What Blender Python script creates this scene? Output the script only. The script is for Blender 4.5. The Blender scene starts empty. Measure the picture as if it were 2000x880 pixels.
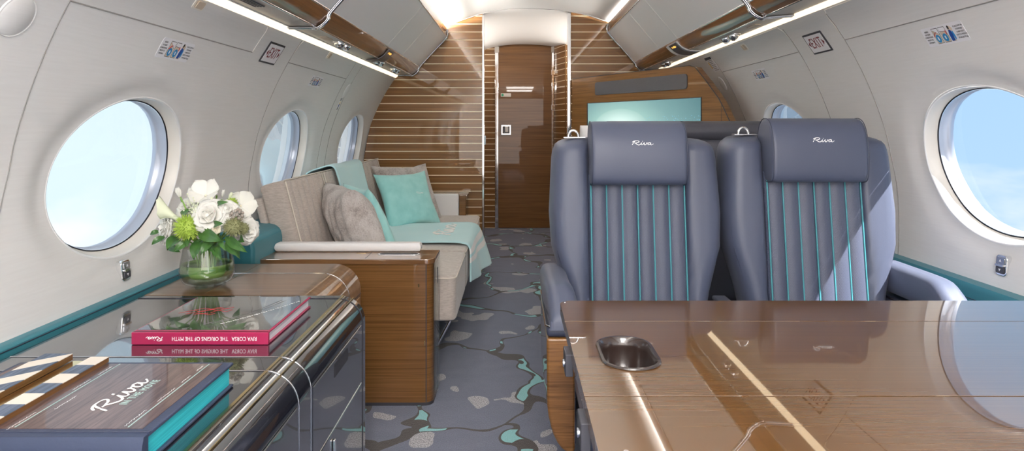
import bpy, bmesh, math, random
from mathutils import Vector, Matrix, noise as mnoise
random.seed(11)
SC = bpy.context.scene
COL = SC.collection
PI = math.pi
F, CX, CY, EYE = 1290.0, 1005.0, 247.0, 1.05      # focal length in px, vanishing point, eye height

def at(px, py, Y):
    return Vector(((px-CX)/F*Y, Y, EYE-(py-CY)/F*Y))
def onz(px, py, z):
    return at(px, py, (EYE-z)*F/(py-CY))
def onx(px, py, X):
    return at(px, py, X*F/(px-CX))
def clamp(v, a=0.0, b=1.0): return max(a, min(b, v))
def lerp(a, b, t): return a+(b-a)*t
def smooth(t): t = clamp(t); return t*t*(3-2*t)
def interp(tab, x):
    if x <= tab[0][0]: return tab[0][1]
    for (a, va), (b, vb) in zip(tab, tab[1:]):
        if x <= b: return va+(vb-va)*(x-a)/(b-a)
    return tab[-1][1]
def catmull(pts, n=8, closed=False):
    P = [Vector(p) for p in pts]; out = []
    m = len(P)
    for i in range(m if closed else m-1):
        g = (lambda k: P[k % m]) if closed else (lambda k: P[max(0, min(m-1, k))])
        p0, p1, p2, p3 = g(i-1), g(i), g(i+1), g(i+2)
        for k in range(n):
            t = k/n
            out.append(0.5*((2*p1)+(p2-p0)*t+(2*p0-5*p1+4*p2-p3)*t*t+(3*p1-p0-3*p2+p3)*t**3))
    if not closed: out.append(P[-1].copy())
    return out

# ---------------------------------------------------------------- materials
M = {}
class N:
    """tiny node-tree writer"""
    def __init__(s, m): s.t = m.node_tree; s.b = s.t.nodes.get('Principled BSDF')
    def add(s, k, **kw):
        n = s.t.nodes.new(k)
        for a, v in kw.items():
            if a.startswith('i_'):
                n.inputs[a[2:].replace('_', ' ')].default_value = v
            else: setattr(n, a, v)
        return n
    def link(s, a, b): s.t.links.new(a, b)
    def coord(s, scale=(1, 1, 1), rot=(0, 0, 0), world=False):
        if world: o = s.add('ShaderNodeNewGeometry').outputs['Position']
        else: o = s.add('ShaderNodeTexCoord').outputs['Object']
        mp = s.add('ShaderNodeMapping'); mp.inputs['Scale'].default_value = scale; mp.inputs['Rotation'].default_value = rot
        s.link(o, mp.inputs['Vector']); return mp.outputs['Vector']
    def noise(s, vec, scale=5, detail=3, rough=.5, dist=0):
        n = s.add('ShaderNodeTexNoise'); n.inputs['Scale'].default_value = scale; n.inputs['Detail'].default_value = detail
        n.inputs['Roughness'].default_value = rough; n.inputs['Distortion'].default_value = dist
        s.link(vec, n.inputs['Vector']); return n.outputs['Fac']
    def ramp(s, fac, stops, interp='LINEAR'):
        r = s.add('ShaderNodeValToRGB'); r.color_ramp.interpolation = interp
        el = r.color_ramp.elements
        while len(el) < len(stops): el.new(.5)
        for e, (p, c) in zip(el, stops): e.position = p; e.color = (*c, 1) if len(c) == 3 else c
        s.link(fac, r.inputs['Fac']); return r.outputs['Color']
    def math(s, op, a, b=None, c=None):
        n = s.add('ShaderNodeMath', operation=op)
        for i, v in enumerate((a, b, c)):
            if v is None: continue
            if isinstance(v, (int, float)): n.inputs[i].default_value = v
            else: s.link(v, n.inputs[i])
        return n.outputs[0]
    def mix(s, fac, a, b):
        n = s.add('ShaderNodeMix', data_type='RGBA')
        for sock, v in ((n.inputs[0], fac), (n.inputs[6], a), (n.inputs[7], b)):
            if isinstance(v, (int, float)): sock.default_value = v
            elif isinstance(v, tuple): sock.default_value = (*v, 1) if len(v) == 3 else v
            else: s.link(v, sock)
        return n.outputs[2]
    def bump(s, h, strength=.3, dist=.01, target='Normal'):
        b = s.add('ShaderNodeBump'); b.inputs['Strength'].default_value = strength; b.inputs['Distance'].default_value = dist
        s.link(h, b.inputs['Height']); s.link(b.outputs[0], s.b.inputs[target]); return b
    def color(s, c): s.link(c, s.b.inputs['Base Color'])

def mat(name, col=(.8, .8, .8), rough=.5, metal=0, coat=0, coat_rough=.02, coat_ior=1.5, ior=1.5, sheen=0, emit=None, est=0):
    m = bpy.data.materials.new(name); m.use_nodes = True
    b = m.node_tree.nodes['Principled BSDF']; I = b.inputs
    I['Base Color'].default_value = (*col, 1); I['Roughness'].default_value = rough; I['Metallic'].default_value = metal
    I['Coat Weight'].default_value = coat; I['Coat Roughness'].default_value = coat_rough; I['Coat IOR'].default_value = coat_ior
    I['IOR'].default_value = ior; I['Sheen Weight'].default_value = sheen
    if emit: I['Emission Color'].default_value = (*emit, 1); I['Emission Strength'].default_value = est
    M[name] = m
    return m

def wood(name, dark, light, scale, rough=.3, coat=1.0, coat_ior=1.55, wave=.0, rot=(0, 0, 0), stripes=False):
    """fine straight-grained veneer under lacquer; scale stretches the grain (small along the grain)"""
    m = mat(name, rough=rough, coat=coat, coat_ior=coat_ior); n = N(m); n.b.inputs['Specular IOR Level'].default_value = .15
    v = n.coord(scale, rot)
    a = n.noise(v, 1.0, 5, .65, .4)
    b = n.noise(n.coord(tuple(k*.18 for k in scale), rot), 1.0, 2)
    f = n.math('ADD', n.math('MULTIPLY', a, .85), n.math('MULTIPLY', b, .20))
    c = n.ramp(f, [(.33, dark), (.52, tuple(lerp(x, y, .55) for x, y in zip(dark, light))), (.72, light)])
    if stripes:
        z = n.add('ShaderNodeSeparateXYZ'); n.link(n.add('ShaderNodeNewGeometry').outputs['Position'], z.inputs[0])
        fr = n.math('FRACT', n.math('DIVIDE', n.math('ADD', z.outputs['Z'], .0578*3+STRIPE_OFF), .0578))
        line = n.math('LESS_THAN', fr, .105)
        c = n.mix(line, c, (.92, .80, .58))
    n.color(c)
    if wave:
        w = n.noise(n.coord((3, 3, 3)), 1.6, 2)
        n.bump(w, wave, .01, 'Coat Normal')
    return m

STRIPE_OFF = .0
mat('wall', (.70, .695, .69), .62); n = N(M['wall']); n.bump(n.noise(n.coord((9, 12, 260)), 1, 3, .6), .06, .003)
n.color(n.ramp(n.noise(n.coord((6, 8, 190)), 1, 3, .6), [(.3, (.755, .748, .742)), (.7, (.785, .780, .776))]))
mat('white', (.89, .89, .895), .38)
mat('ceil', (.82, .81, .79), .5)
mat('psu', (.52, .49, .45), .4)
mat('cream', (.80, .76, .70), .4)
mat('whitepad', (.82, .81, .81), .45, sheen=.1)
mat('seam', (.30, .29, .28), .8)
mat('seam_light', (.86, .83, .78), .6)
mat('chrome', (.86, .86, .87), .07, 1)
mat('steel', (.55, .56, .60), .22, 1)
mat('winframe', (.50, .54, .63), .35, .35)
mat('rubber', (.03, .03, .04), .6)
mat('brass', (.83, .62, .30), .18, 1)
mat('amber', (.9, .5, .1), .5, emit=(1, .50, .10), est=.7)
mat('dark_panel', (.055, .055, .07), .3)
wood('stripe_wood', (.150, .068, .021), (.29, .142, .050), (1.6, 1.6, 75), stripes=True, coat_ior=1.42)
wood('door_wood', (.118, .053, .017), (.235, .114, .041), (1.6, 1.6, 80), coat=.55, coat_ior=1.42)
wood('teak', (.125, .056, .018), (.29, .148, .052), (2.2, 3, 150), coat_ior=1.5)
wood('teak_end', (.090, .040, .012), (.215, .105, .034), (2.0, 3, 250), coat_ior=1.45)
wood('teak_valance', (.13, .054, .019), (.31, .145, .055), (90, 1.6, 90), coat_ior=1.4)
wood('teak_top', (.13, .060, .022), (.24, .125, .055), (2.2, 95, 60), coat_ior=2.4, wave=.03)
wood('table_wood', (.088, .039, .010), (.128, .060, .017), (1.1, 210, 60), coat_ior=2.9, wave=.006)
wood('shell_wood', (.085, .034, .010), (.27, .13, .042), (6, 5, 150), coat_ior=1.4)
mat('lacquer', (.014, .015, .022), .12, coat=1, coat_ior=2.0, ior=1.6); n = N(M['lacquer']); n.bump(n.noise(n.coord((2, 2, 2)), 2, 2), .04, .01, 'Coat Normal')
wood('cover_wood', (.030, .016, .015), (.17, .108, .10), (170, 9, 60), rough=.4, coat=.6)
mat('navy', (.062, .074, .120), .46, ior=1.5, sheen=.05); n = N(M['navy']); n.bump(n.noise(n.coord((1, 1, 1)), 420, 3), .08, .002)
mat('navy_dark', (.028, .034, .062), .5)
mat('greyleather', (.070, .071, .090), .45)
mat('perf', (.082, .098, .165), .42); n = N(M['perf'])
sx = n.add('ShaderNodeSeparateXYZ'); n.link(n.add('ShaderNodeTexCoord').outputs['Object'], sx.inputs[0])
d1 = n.math('SINE', n.math('MULTIPLY', sx.outputs['X'], 2*PI/.0044)); d2 = n.math('SINE', n.math('MULTIPLY', sx.outputs['Z'], 2*PI/.0044))
dd = n.math('MULTIPLY', d1, d2)
n.color(n.ramp(dd, [(.35, (.052, .062, .102)), (.75, (.106, .120, .175))])); n.bump(dd, .2, .002)
mat('piping', (.045, .235, .275), .45)
mat('tealleather', (.034, .19, .24), .42, sheen=.05); n = N(M['tealleather']); n.bump(n.noise(n.coord((1, 1, 1)), 300, 3), .1, .002)
mat('sofa', (.42, .365, .325), .9, sheen=.35); n = N(M['sofa'])
n.color(n.ramp(n.noise(n.coord((60, 60, 220)), 1, 4, .6), [(.3, (.40, .345, .305)), (.7, (.54, .48, .435))])); n.bump(n.noise(n.coord((1, 1, 1)), 300, 3), .15, .003)
mat('sofa_piping', (.70, .64, .56), .7)
mat('fur', (.5, .44, .4), .95, sheen=.6); n = N(M['fur'])
v = n.coord((60, 60, 60)); fn = n.noise(n.coord((140, 140, 140)), 1, 4, .7); fb = n.noise(n.coord((14, 14, 14)), 1, 3)
n.color(n.ramp(n.math('ADD', n.math('MULTIPLY', fn, .5), n.math('MULTIPLY', fb, .5)), [(.34, (.30, .245, .225)), (.48, (.58, .52, .49)), (.6, (.74, .69, .665))]))
n.bump(n.math('ADD', fn, fb), .8, .012)
mat('aqua', (.27, .66, .64), .85, sheen=.35); n = N(M['aqua']); n.bump(n.noise(n.coord((1, 1, 1)), 380, 3), .2, .003)
n.color(n.ramp(n.noise(n.coord((18, 18, 18)), 1, 3), [(.3, (.32, .68, .67)), (.7, (.41, .77, .755))]))
mat('blanket', (.53, .79, .82), .95, sheen=.3); n = N(M['blanket']); n.bump(n.noise(n.coord((1, 1, 1)), 260, 3), .2, .004)
mat('blanket_white', (.93, .92, .91), .95, sheen=.2)
mat('print_white', (.92, .92, .92), .5)
mat('print_mint', (.36, .50, .48), .5)
mat('print_black', (.02, .02, .025), .6)
mat('print_red', (.50, .03, .04), .5)
mat('exit_red', (.18, .012, .02), .5)
mat('sticker', (.84, .84, .88), .45)
mat('tan', (.66, .55, .44), .6)
mat('blue_print', (.015, .23, .52), .5)
mat('deep_blue', (.01, .06, .30), .5)
mat('yellow', (.80, .55, .08), .5)
mat('green_print', (.05, .42, .22), .5)
mat('magenta', (.37, .013, .078), .42, coat=.3, coat_rough=.2)
mat('paper', (.80, .80, .83), .8); n = N(M['paper']); n.color(n.ramp(n.noise(n.coord((3, 3, 900)), 1, 2), [(.35, (.60, .61, .66)), (.65, (.86, .86, .89))]))
mat('cyanpaper', (.03, .50, .56), .6); n = N(M['cyanpaper']); n.color(n.ramp(n.noise(n.coord((4, 4, 700)), 1, 2), [(.35, (.018, .38, .45)), (.65, (.05, .56, .62))]))
mat('bookcloth', (.030, .042, .085), .45); n = N(M['bookcloth']); n.bump(n.noise(n.coord((1, 1, 1)), 250, 3), .12, .002)
mat('slate', (.10, .13, .19), .6); n = N(M['slate']); n.color(n.ramp(n.noise(n.coord((160, 10, 10)), 1, 3), [(.3, (.045, .065, .11)), (.7, (.15, .19, .26))]))
mat('bone', (.72, .66, .58), .6)
mat('gloss_cover', (.12, .13, .12), .1, coat=1, coat_ior=2.3); n = N(M['gloss_cover'])
n.color(n.ramp(n.noise(n.coord((6, 9, 6)), 1, 2), [(.38, (.025, .032, .03)), (.62, (.20, .20, .185))])); n.bump(n.noise(n.coord((3, 3, 3)), 2, 2), .10, .01, 'Coat Normal')
mat('grille', (.085, .085, .095), .7); n = N(M['grille']); n.bump(n.noise(n.coord((1, 1, 1)), 420, 1), .5, .003)
mat('petal', (.78, .77, .72), .6, sheen=.1); M['petal'].node_tree.nodes['Principled BSDF'].inputs['Subsurface Weight'].default_value = .0
mat('petal_green', (.78, .82, .62), .6)
mat('petal_cream', (.84, .78, .62), .6)
mat('lime', (.36, .50, .075), .7)
mat('olive', (.26, .27, .13), .8)
mat('berry', (.33, .29, .25), .8)
mat('stem', (.20, .36, .07), .6)
mat('leaf', (.055, .155, .035), .35, coat=.2); n = N(M['leaf']); n.color(n.ramp(n.noise(n.coord((30, 30, 30)), 1, 2), [(.3, (.035, .105, .024)), (.7, (.085, .21, .05))]))
mat('leafwrap', (.16, .30, .05), .5); n = N(M['leafwrap']); n.color(n.ramp(n.noise(n.coord((5, 5, 130)), 1, 2), [(.3, (.075, .18, .02)), (.7, (.24, .40, .10))]))
def clear(name, tint=(1, 1, 1), refl=.12, edge=.35):
    m = bpy.data.materials.new(name); m.use_nodes = True; t = m.node_tree; t.nodes.clear()
    o = t.nodes.new('ShaderNodeOutputMaterial'); mx = t.nodes.new('ShaderNodeMixShader')
    tr = t.nodes.new('ShaderNodeBsdfTransparent'); tr.inputs[0].default_value = (*tint, 1)
    gl = t.nodes.new('ShaderNodeBsdfGlossy'); gl.inputs['Roughness'].default_value = .02
    lw = t.nodes.new('ShaderNodeLayerWeight'); lw.inputs['Blend'].default_value = edge
    mu = t.nodes.new('ShaderNodeMath'); mu.operation = 'MULTIPLY_ADD'; mu.inputs[1].default_value = .55; mu.inputs[2].default_value = refl*.3
    t.links.new(lw.outputs['Fresnel'], mu.inputs[0]); t.links.new(mu.outputs[0], mx.inputs[0])
    t.links.new(tr.outputs[0], mx.inputs[1]); t.links.new(gl.outputs[0], mx.inputs[2]); t.links.new(mx.outputs[0], o.inputs[0])
    M[name] = m
clear('pane', (.97, .985, 1.0), .03, .10)
clear('glass', (.97, .985, .975), .12, .30)
clear('water', (.84, .93, .78), .08, .2)
mat('led', (1, .9, .72), .5, emit=(1.0, .80, .54), est=.95)

# carpet
m = mat('carpet', rough=.95, sheen=.25); n = N(m)
v0 = n.coord((1, 1, 1), world=True)
dn = n.add('ShaderNodeTexNoise'); dn.inputs['Scale'].default_value = 2.4; dn.inputs['Detail'].default_value = 2; n.link(v0, dn.inputs['Vector'])
def warped(scale, amt, off=(0, 0, 0)):
    mp = n.add('ShaderNodeMapping'); mp.inputs['Scale'].default_value = scale; mp.inputs['Location'].default_value = off; n.link(v0, mp.inputs['Vector'])
    a = n.add('ShaderNodeVectorMath', operation='MULTIPLY_ADD'); n.link(dn.outputs['Color'], a.inputs[0]); a.inputs[1].default_value = (amt, amt, 0); n.link(mp.outputs[0], a.inputs[2])
    return a.outputs[0]
def voro(vec, scale, feature='F1'):
    k = n.add('ShaderNodeTexVoronoi', feature=feature, voronoi_dimensions='2D'); k.inputs['Scale'].default_value = scale; n.link(vec, k.inputs['Vector']); return k
vec = warped((1.85, 1.75, 1), 1.0)
e = voro(vec, 1.0, 'DISTANCE_TO_EDGE').outputs['Distance']
wv = n.noise(n.coord((2.2, 2.2, 2.2), world=True), 1.6, 2)
width = n.math('MAXIMUM', n.math('MULTIPLY', n.math('SUBTRACT', wv, .345), .22), .014)
lines = n.math('LESS_THAN', e, width)
teal_w = n.math('LESS_THAN', e, n.math('MULTIPLY', width, .62))
tn = n.noise(n.coord((3.4, 3.4, 3.4), world=True), 1.4, 1)
teal = n.math('MULTIPLY', teal_w, n.math('GREATER_THAN', tn, .50))
teal = n.math('MULTIPLY', teal, n.math('GREATER_THAN', width, .024))
pn = n.noise(n.coord((2.9, 2.3, 1), world=True), 1.6, 2.0)
patch = n.math('GREATER_THAN', pn, .615)
fine = n.noise(n.coord((1, 1, 1), world=True), 240, 2, .7)
mid = n.noise(n.coord((3, 5, 1), world=True), 3, 3)
basec = n.mix(mid, (.105, .124, .188), (.158, .178, .262))
fb = n.ramp(fine, [(.3, (.60, .60, .60)), (.7, (1.3, 1.3, 1.3))])
pc = n.ramp(fine, [(.38, (.16, .16, .185)), (.62, (.62, .61, .65))])
c = n.mix(patch, basec, pc)
c = n.mix(lines, c, (.034, .025, .023))
c = n.mix(teal, c, (.26, .60, .62))
mm = n.add('ShaderNodeMix', data_type='RGBA', blend_type='MULTIPLY'); mm.inputs[0].default_value = .55; n.link(c, mm.inputs[6]); n.link(fb, mm.inputs[7])
n.color(mm.outputs[2]); n.bump(fine, .6, .006)

# tv picture: a lit screen
m = mat('screen', (.01, .01, .01), .15); n = N(m)
tc = n.add('ShaderNodeTexCoord').outputs['UV']
s3 = n.add('ShaderNodeSeparateXYZ'); n.link(tc, s3.inputs[0])
dx = n.math('MULTIPLY', n.math('SUBTRACT', s3.outputs['X'], .33), 1.35); dy = n.math('MULTIPLY', n.math('SUBTRACT', s3.outputs['Y'], .70), 1.6)
rr = n.math('SQRT', n.math('ADD', n.math('MULTIPLY', dx, dx), n.math('MULTIPLY', dy, dy)))
pic = n.ramp(rr, [(0, (.95, 1.0, .98)), (.17, (.66, .88, .82)), (.34, (.40, .62, .57)), (.36, (.33, .55, .51)), (.6, (.20, .37, .37)), (1, (.10, .22, .24))])
dots = n.add('ShaderNodeTexVoronoi'); dots.inputs['Scale'].default_value = 64; n.link(tc, dots.inputs['Vector'])
dm = n.math('LESS_THAN', dots.outputs['Distance'], .22)
area = n.math('MULTIPLY', n.math('GREATER_THAN', s3.outputs['X'], .55), n.math('LESS_THAN', n.math('ABSOLUTE', n.math('SUBTRACT', s3.outputs['Y'], .76)), .07))
pic = n.mix(n.math('MULTIPLY', dm, area), pic, (.22, .55, .75))
n.link(pic, n.b.inputs['Emission Color']); n.b.inputs['Emission Strength'].default_value = .62
# ---------------------------------------------------------------- object helpers
def world_of(o):
    v = Vector((0, 0, 0))
    while o is not None: v += o.location; o = o.parent
    return v
def link(name, me, m, parent=None, ang=35, smooth_=True):
    if isinstance(m, str): m = M[m]
    if m is not None and not me.materials: me.materials.append(m)
    o = bpy.data.objects.new(name, me); COL.objects.link(o)
    if parent is not None:
        off = world_of(parent); o.parent = parent
    else:
        xs = [v.co for v in me.vertices]
        off = Vector(((min(v.x for v in xs)+max(v.x for v in xs))/2, (min(v.y for v in xs)+max(v.y for v in xs))/2, min(v.z for v in xs)))
        o.location = off
    me.transform(Matrix.Translation(-off))
    if smooth_:
        me.shade_smooth(); me.set_sharp_from_angle(angle=math.radians(ang))
    return o
def mk(name, verts, faces, m, parent=None, bev=0, seg=3, ang=35, solid=0, fix=True, wn=False):
    me = bpy.data.meshes.new(name); me.from_pydata([tuple(v) for v in verts], [], faces)
    bm = bmesh.new(); bm.from_mesh(me)
    bmesh.ops.remove_doubles(bm, verts=bm.verts, dist=1e-6)
    if fix: bmesh.ops.recalc_face_normals(bm, faces=bm.faces)
    if bev > 0:
        es = [e for e in bm.edges if len(e.link_faces) == 2 and e.calc_face_angle(0) > .6]
        bmesh.ops.bevel(bm, geom=es, offset=bev, segments=seg, profile=.5, affect='EDGES', clamp_overlap=True)
    bm.to_mesh(me); bm.free(); me.update()
    o = link(name, me, m, parent, ang)
    if bev > 0 or wn:
        wm = o.modifiers.new('weighted_normal', 'WEIGHTED_NORMAL'); wm.keep_sharp = True; wm.weight = 100
    if solid:
        s = o.modifiers.new('thickness', 'SOLIDIFY'); s.thickness = solid; s.offset = 0
    return o
def tag(o, label=None, cat=None, group=None, kind=None):
    if label: o['label'] = label
    if cat: o['category'] = cat
    if group: o['group'] = group
    if kind: o['kind'] = kind
    return o
def thing(name, loc, label, cat, group=None, kind=None):
    o = bpy.data.objects.new(name, None); o.empty_display_size = .05; COL.objects.link(o); o.location = loc
    return tag(o, label, cat, group, kind)
def part(o, label):
    o['label'] = label; return o

BOXF = [(0, 3, 2, 1), (4, 5, 6, 7), (0, 1, 5, 4), (1, 2, 6, 5), (2, 3, 7, 6), (3, 0, 4, 7)]
def boxv(x0, x1, y0, y1, z0, z1):
    return [(x0, y0, z0), (x1, y0, z0), (x1, y1, z0), (x0, y1, z0), (x0, y0, z1), (x1, y0, z1), (x1, y1, z1), (x0, y1, z1)]
def box(name, x0, x1, y0, y1, z0, z1, m, parent=None, bev=0, seg=3):
    return mk(name, boxv(x0, x1, y0, y1, z0, z1), BOXF, m, parent, bev, seg)
def frame_box(name, o, ex, ey, en, w, h, d, m, parent=None, bev=0, seg=2):
    """box centred on o, w along ex, h along ey, from 0 to d along en"""
    v = [o+ex*(sx*w/2)+ey*(sy*h/2)+en*(d*k) for k in (0, 1) for sx, sy in ((-1, -1), (1, -1), (1, 1), (-1, 1))]
    return mk(name, v, BOXF, m, parent, bev, seg)
def prism_vf(outline, o, ex, ey, en, d0, d1):
    k = len(outline)
    v = [o+ex*x+ey*y+en*d0 for x, y in outline]+[o+ex*x+ey*y+en*d1 for x, y in outline]
    f = [tuple(range(k))[::-1], tuple(range(k, 2*k))]+[(i, (i+1) % k, k+(i+1) % k, k+i) for i in range(k)]
    return v, f
def prism(name, outline, o, ex, ey, en, d0, d1, m, parent=None, bev=0, seg=2):
    v, f = prism_vf(outline, Vector(o), Vector(ex), Vector(ey), Vector(en), d0, d1)
    return mk(name, v, f, m, parent, bev, seg)
def rrect(w, h, r, k=6):
    out = []
    for cx, cy, a0 in ((w/2-r, h/2-r, 0), (-w/2+r, h/2-r, 90), (-w/2+r, -h/2+r, 180), (w/2-r, -h/2+r, 270)):
        for i in range(k+1):
            a = math.radians(a0+90*i/k); out.append((cx+r*math.cos(a), cy+r*math.sin(a)))
    return out
def tube_vf(pts, r, sides=8, closed=False, flat=None):
    P = [Vector(p) for p in pts]; k = len(P)
    V, Fc = [], []
    up = None
    for i, p in enumerate(P):
        t = (P[(i+1) % k]-P[i-1]) if closed else (P[min(k-1, i+1)]-P[max(0, i-1)])
        if t.length < 1e-9: t = Vector((0, 0, 1))
        t.normalize()
        if flat is not None: up = Vector(flat)
        elif up is None: up = Vector((0, 0, 1)) if abs(t.z) < .9 else Vector((1, 0, 0))
        a = t.cross(up)
        if a.length < 1e-6: a = t.orthogonal()
        a.normalize(); b = a.cross(t).normalized()
        if flat is None: up = b
        rr = r[i] if isinstance(r, (list, tuple)) else r
        fb = .35 if flat is not None else 1
        for s in range(sides):
            an = 2*PI*s/sides
            V.append(p+a*(math.cos(an)*rr)+b*(math.sin(an)*rr*fb))
    for i in range(k if closed else k-1):
        j = (i+1) % k
        for s in range(sides):
            s2 = (s+1) % sides
            Fc.append((i*sides+s, i*sides+s2, j*sides+s2, j*sides+s))
    if not closed:
        Fc.append(tuple(range(sides))[::-1]); Fc.append(tuple(range((k-1)*sides, k*sides)))
    return V, Fc
def tube(name, pts, r, m, parent=None, sides=8, closed=False, flat=None):
    return mk(name, *tube_vf(pts, r, sides, closed, flat), m, parent, ang=60)
class MB:
    def __init__(s): s.v, s.f = [], []
    def add(s, v, f):
        k = len(s.v); s.v += [Vector(x) for x in v]; s.f += [tuple(i+k for i in q) for q in f]; return s
    def build(s, name, m, parent=None, **kw): return mk(name, s.v, s.f, m, parent, **kw)
def lathe_vf(prof, o, k=32, axis=(0, 0, 1)):
    ax = Vector(axis).normalized(); a = ax.orthogonal().normalized(); b = ax.cross(a); o = Vector(o)
    V = [o+ax*z+a*(r*math.cos(2*PI*s/k))+b*(r*math.sin(2*PI*s/k)) for r, z in prof for s in range(k)]
    Fc = [(i*k+s, i*k+(s+1) % k, (i+1)*k+(s+1) % k, (i+1)*k+s) for i in range(len(prof)-1) for s in range(k)]
    if prof[0][0] > 1e-5: Fc.append(tuple(range(k))[::-1])
    if prof[-1][0] > 1e-5: Fc.append(tuple(range((len(prof)-1)*k, len(prof)*k)))
    return V, Fc
def lathe(name, prof, o, m, parent=None, k=32, axis=(0, 0, 1), ang=40):
    return mk(name, *lathe_vf(prof, o, k, axis), m, parent, ang=ang)
def extrude_y(name, prof, y0, y1, m, parent=None, closed=True, bev=0, ny=1, ang=35):
    """profile of (x, z) points swept along y"""
    k = len(prof); V = []
    for j in range(ny+1):
        y = lerp(y0, y1, j/ny); V += [(x, y, z) for x, z in prof]
    Fc = []
    for j in range(ny):
        for i in range(k if closed else k-1):
            i2 = (i+1) % k; Fc.append((j*k+i, j*k+i2, (j+1)*k+i2, (j+1)*k+i))
    if closed: Fc += [tuple(range(k))[::-1], tuple(range(ny*k, (ny+1)*k))]
    return mk(name, V, Fc, m, parent, bev, ang=ang, wn=True)
def sup(d, e, p=2.6):
    d = clamp(d/e); return (1-(1-d)**p)**(1/p)
def cushion(name, O, U, Vv, Nn, lu, lv, th, m, parent=None, edge=None, ribs=0, amp=.008, nu=None, nv=18, p=2.6, vert=True, warp=None, back=True):
    """upholstered pad: O corner, U/V span directions, N out of the front; ribs run along V"""
    O, U, Vv, Nn = Vector(O), Vector(U).normalized(), Vector(Vv).normalized(), Vector(Nn).normalized()
    edge = edge or th*.5
    nu = nu or (max(20, ribs*8) if ribs else 20)
    def grid(n_, L):
        g = [0]+[edge*k for k in (.06, .18, .38, .68)]
        mid = [edge+(L-2*edge)*i/n_ for i in range(n_+1)]
        return g+mid+[L-x for x in reversed(g)]
    gu, gv = grid(nu, lu), grid(nv, lv)
    V, idx = [], {}
    for side in (1, -1):
        for i, u in enumerate(gu):
            for j, w in enumerate(gv):
                bd = i in (0, len(gu)-1) or j in (0, len(gv)-1)
                if side == -1 and bd: idx[(side, i, j)] = idx[(1, i, j)]; continue
                h = th/2*sup(min(u, lu-u), edge, p)*sup(min(w, lv-w), edge, p)*side
                if side == 1 and ribs:
                    x = clamp((u-edge*.5)/(lu-edge))*ribs
                    h += amp*(abs(math.sin(PI*x))**.6-1)*sup(min(w, lv-w), edge, p)*sup(min(u, lu-u), edge, p)
                q = O+U*u+Vv*w+Nn*(h+th/2)
                if warp: q = warp(q, u/lu, w/lv, side)
                idx[(side, i, j)] = len(V); V.append(q)
    Fc = []
    for side in (1, -1):
        for i in range(len(gu)-1):
            for j in range(len(gv)-1):
                q = [idx[(side, i, j)], idx[(side, i+1, j)], idx[(side, i+1, j+1)], idx[(side, i, j+1)]]
                Fc.append(tuple(q if side == 1 else q[::-1]))
    return mk(name, V, Fc, m, parent, ang=50)
def throw_pillow(name, c, U, Vv, w, h, puff, m, parent=None, ribs=0, seed=0, rough=0, bend=0):
    c, U, Vv = Vector(c), Vector(U).normalized(), Vector(Vv).normalized(); Nn = U.cross(Vv).normalized()
    k = 34; V, idx = [], {}
    for side in (1, -1):
        for i in range(k+1):
            for j in range(k+1):
                if side == -1 and (i in (0, k) or j in (0, k)): idx[(side, i, j)] = idx[(1, i, j)]; continue
                u, v = -1+2*i/k, -1+2*j/k
                pin = 1-.13*(1-abs(u)**2)*abs(v)**2
                pin2 = 1-.13*(1-abs(v)**2)*abs(u)**2
                t = max(0, (1-u**2)*(1-v**2))**.42
                hgt = puff*t*side
                if ribs: hgt *= 1+.24*(abs(math.sin(PI*ribs*(u+1)/2))**.5-.7)
                hgt += rough*mnoise.noise(Vector((u*3+seed, v*3, side*2)))*t
                q = c+U*(u*w/2*pin2)+Vv*(v*h/2*pin)+Nn*(hgt+bend*(u*u)) 
                q += (U*mnoise.noise(Vector((u*1.5, v*1.5, seed+9)))+Vv*mnoise.noise(Vector((u*1.5, v*1.5, seed+5))))*.010
                idx[(side, i, j)] = len(V); V.append(q)
    Fc = [tuple([idx[(s, i, j)], idx[(s, i+1, j)], idx[(s, i+1, j+1)], idx[(s, i, j+1)]][::s]) for s in (1, -1) for i in range(k) for j in range(k)]
    return mk(name, V, Fc, m, parent, ang=70)
def text_vf(s, size, o, ex, ey, en, extrude=.0003, align='CENTER', lift=.0004, spacing=1.0, squash=1.0):
    cu = bpy.data.curves.new('lettering', 'FONT'); cu.body = s; cu.size = size; cu.extrude = extrude; cu.align_x = align; cu.align_y = 'CENTER'; cu.space_character = spacing
    cu.resolution_u = 3
    ob = bpy.data.objects.new('lettering', cu); COL.objects.link(ob)
    bpy.context.view_layer.update()
    me = bpy.data.meshes.new_from_object(ob.evaluated_get(bpy.context.evaluated_depsgraph_get()))
    V = [Vector(o)+Vector(ex)*(v.co.x*squash)+Vector(ey)*v.co.y+Vector(en)*(v.co.z+lift) for v in me.vertices]
    Fc = [tuple(p.vertices) for p in me.polygons]
    bpy.data.objects.remove(ob); bpy.data.curves.remove(cu); bpy.data.meshes.remove(me)
    return V, Fc
SCRIPT = [  # the flowing signature, four letters, in a 4.2 x 1.1 box
    [(0.0, .02), (.18, .38), (.42, .78), (.62, 1.0)],
    [(.05, .70), (.28, .92), (.72, 1.06), (1.22, 1.04), (1.38, .84), (1.12, .62), (.70, .52), (.46, .50)],
    [(.62, .52), (.90, .22), (1.22, .03), (1.52, .10), (1.78, .40), (1.90, .58), (1.78, .22), (1.86, .05), (2.06, .10), (2.28, .42), (2.40, .60), (2.36, .24), (2.46, .04), (2.66, .12), (2.86, .42), (2.82, .58), (2.92, .50), (3.10, .52)],
    [(3.62, .52), (3.36, .60), (3.12, .40), (3.08, .14), (3.26, .04), (3.50, .24), (3.66, .54), (3.60, .20), (3.70, .04), (3.92, .10), (4.18, .32)],
    [(2.02, .86), (2.08, .98)],
]
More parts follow.
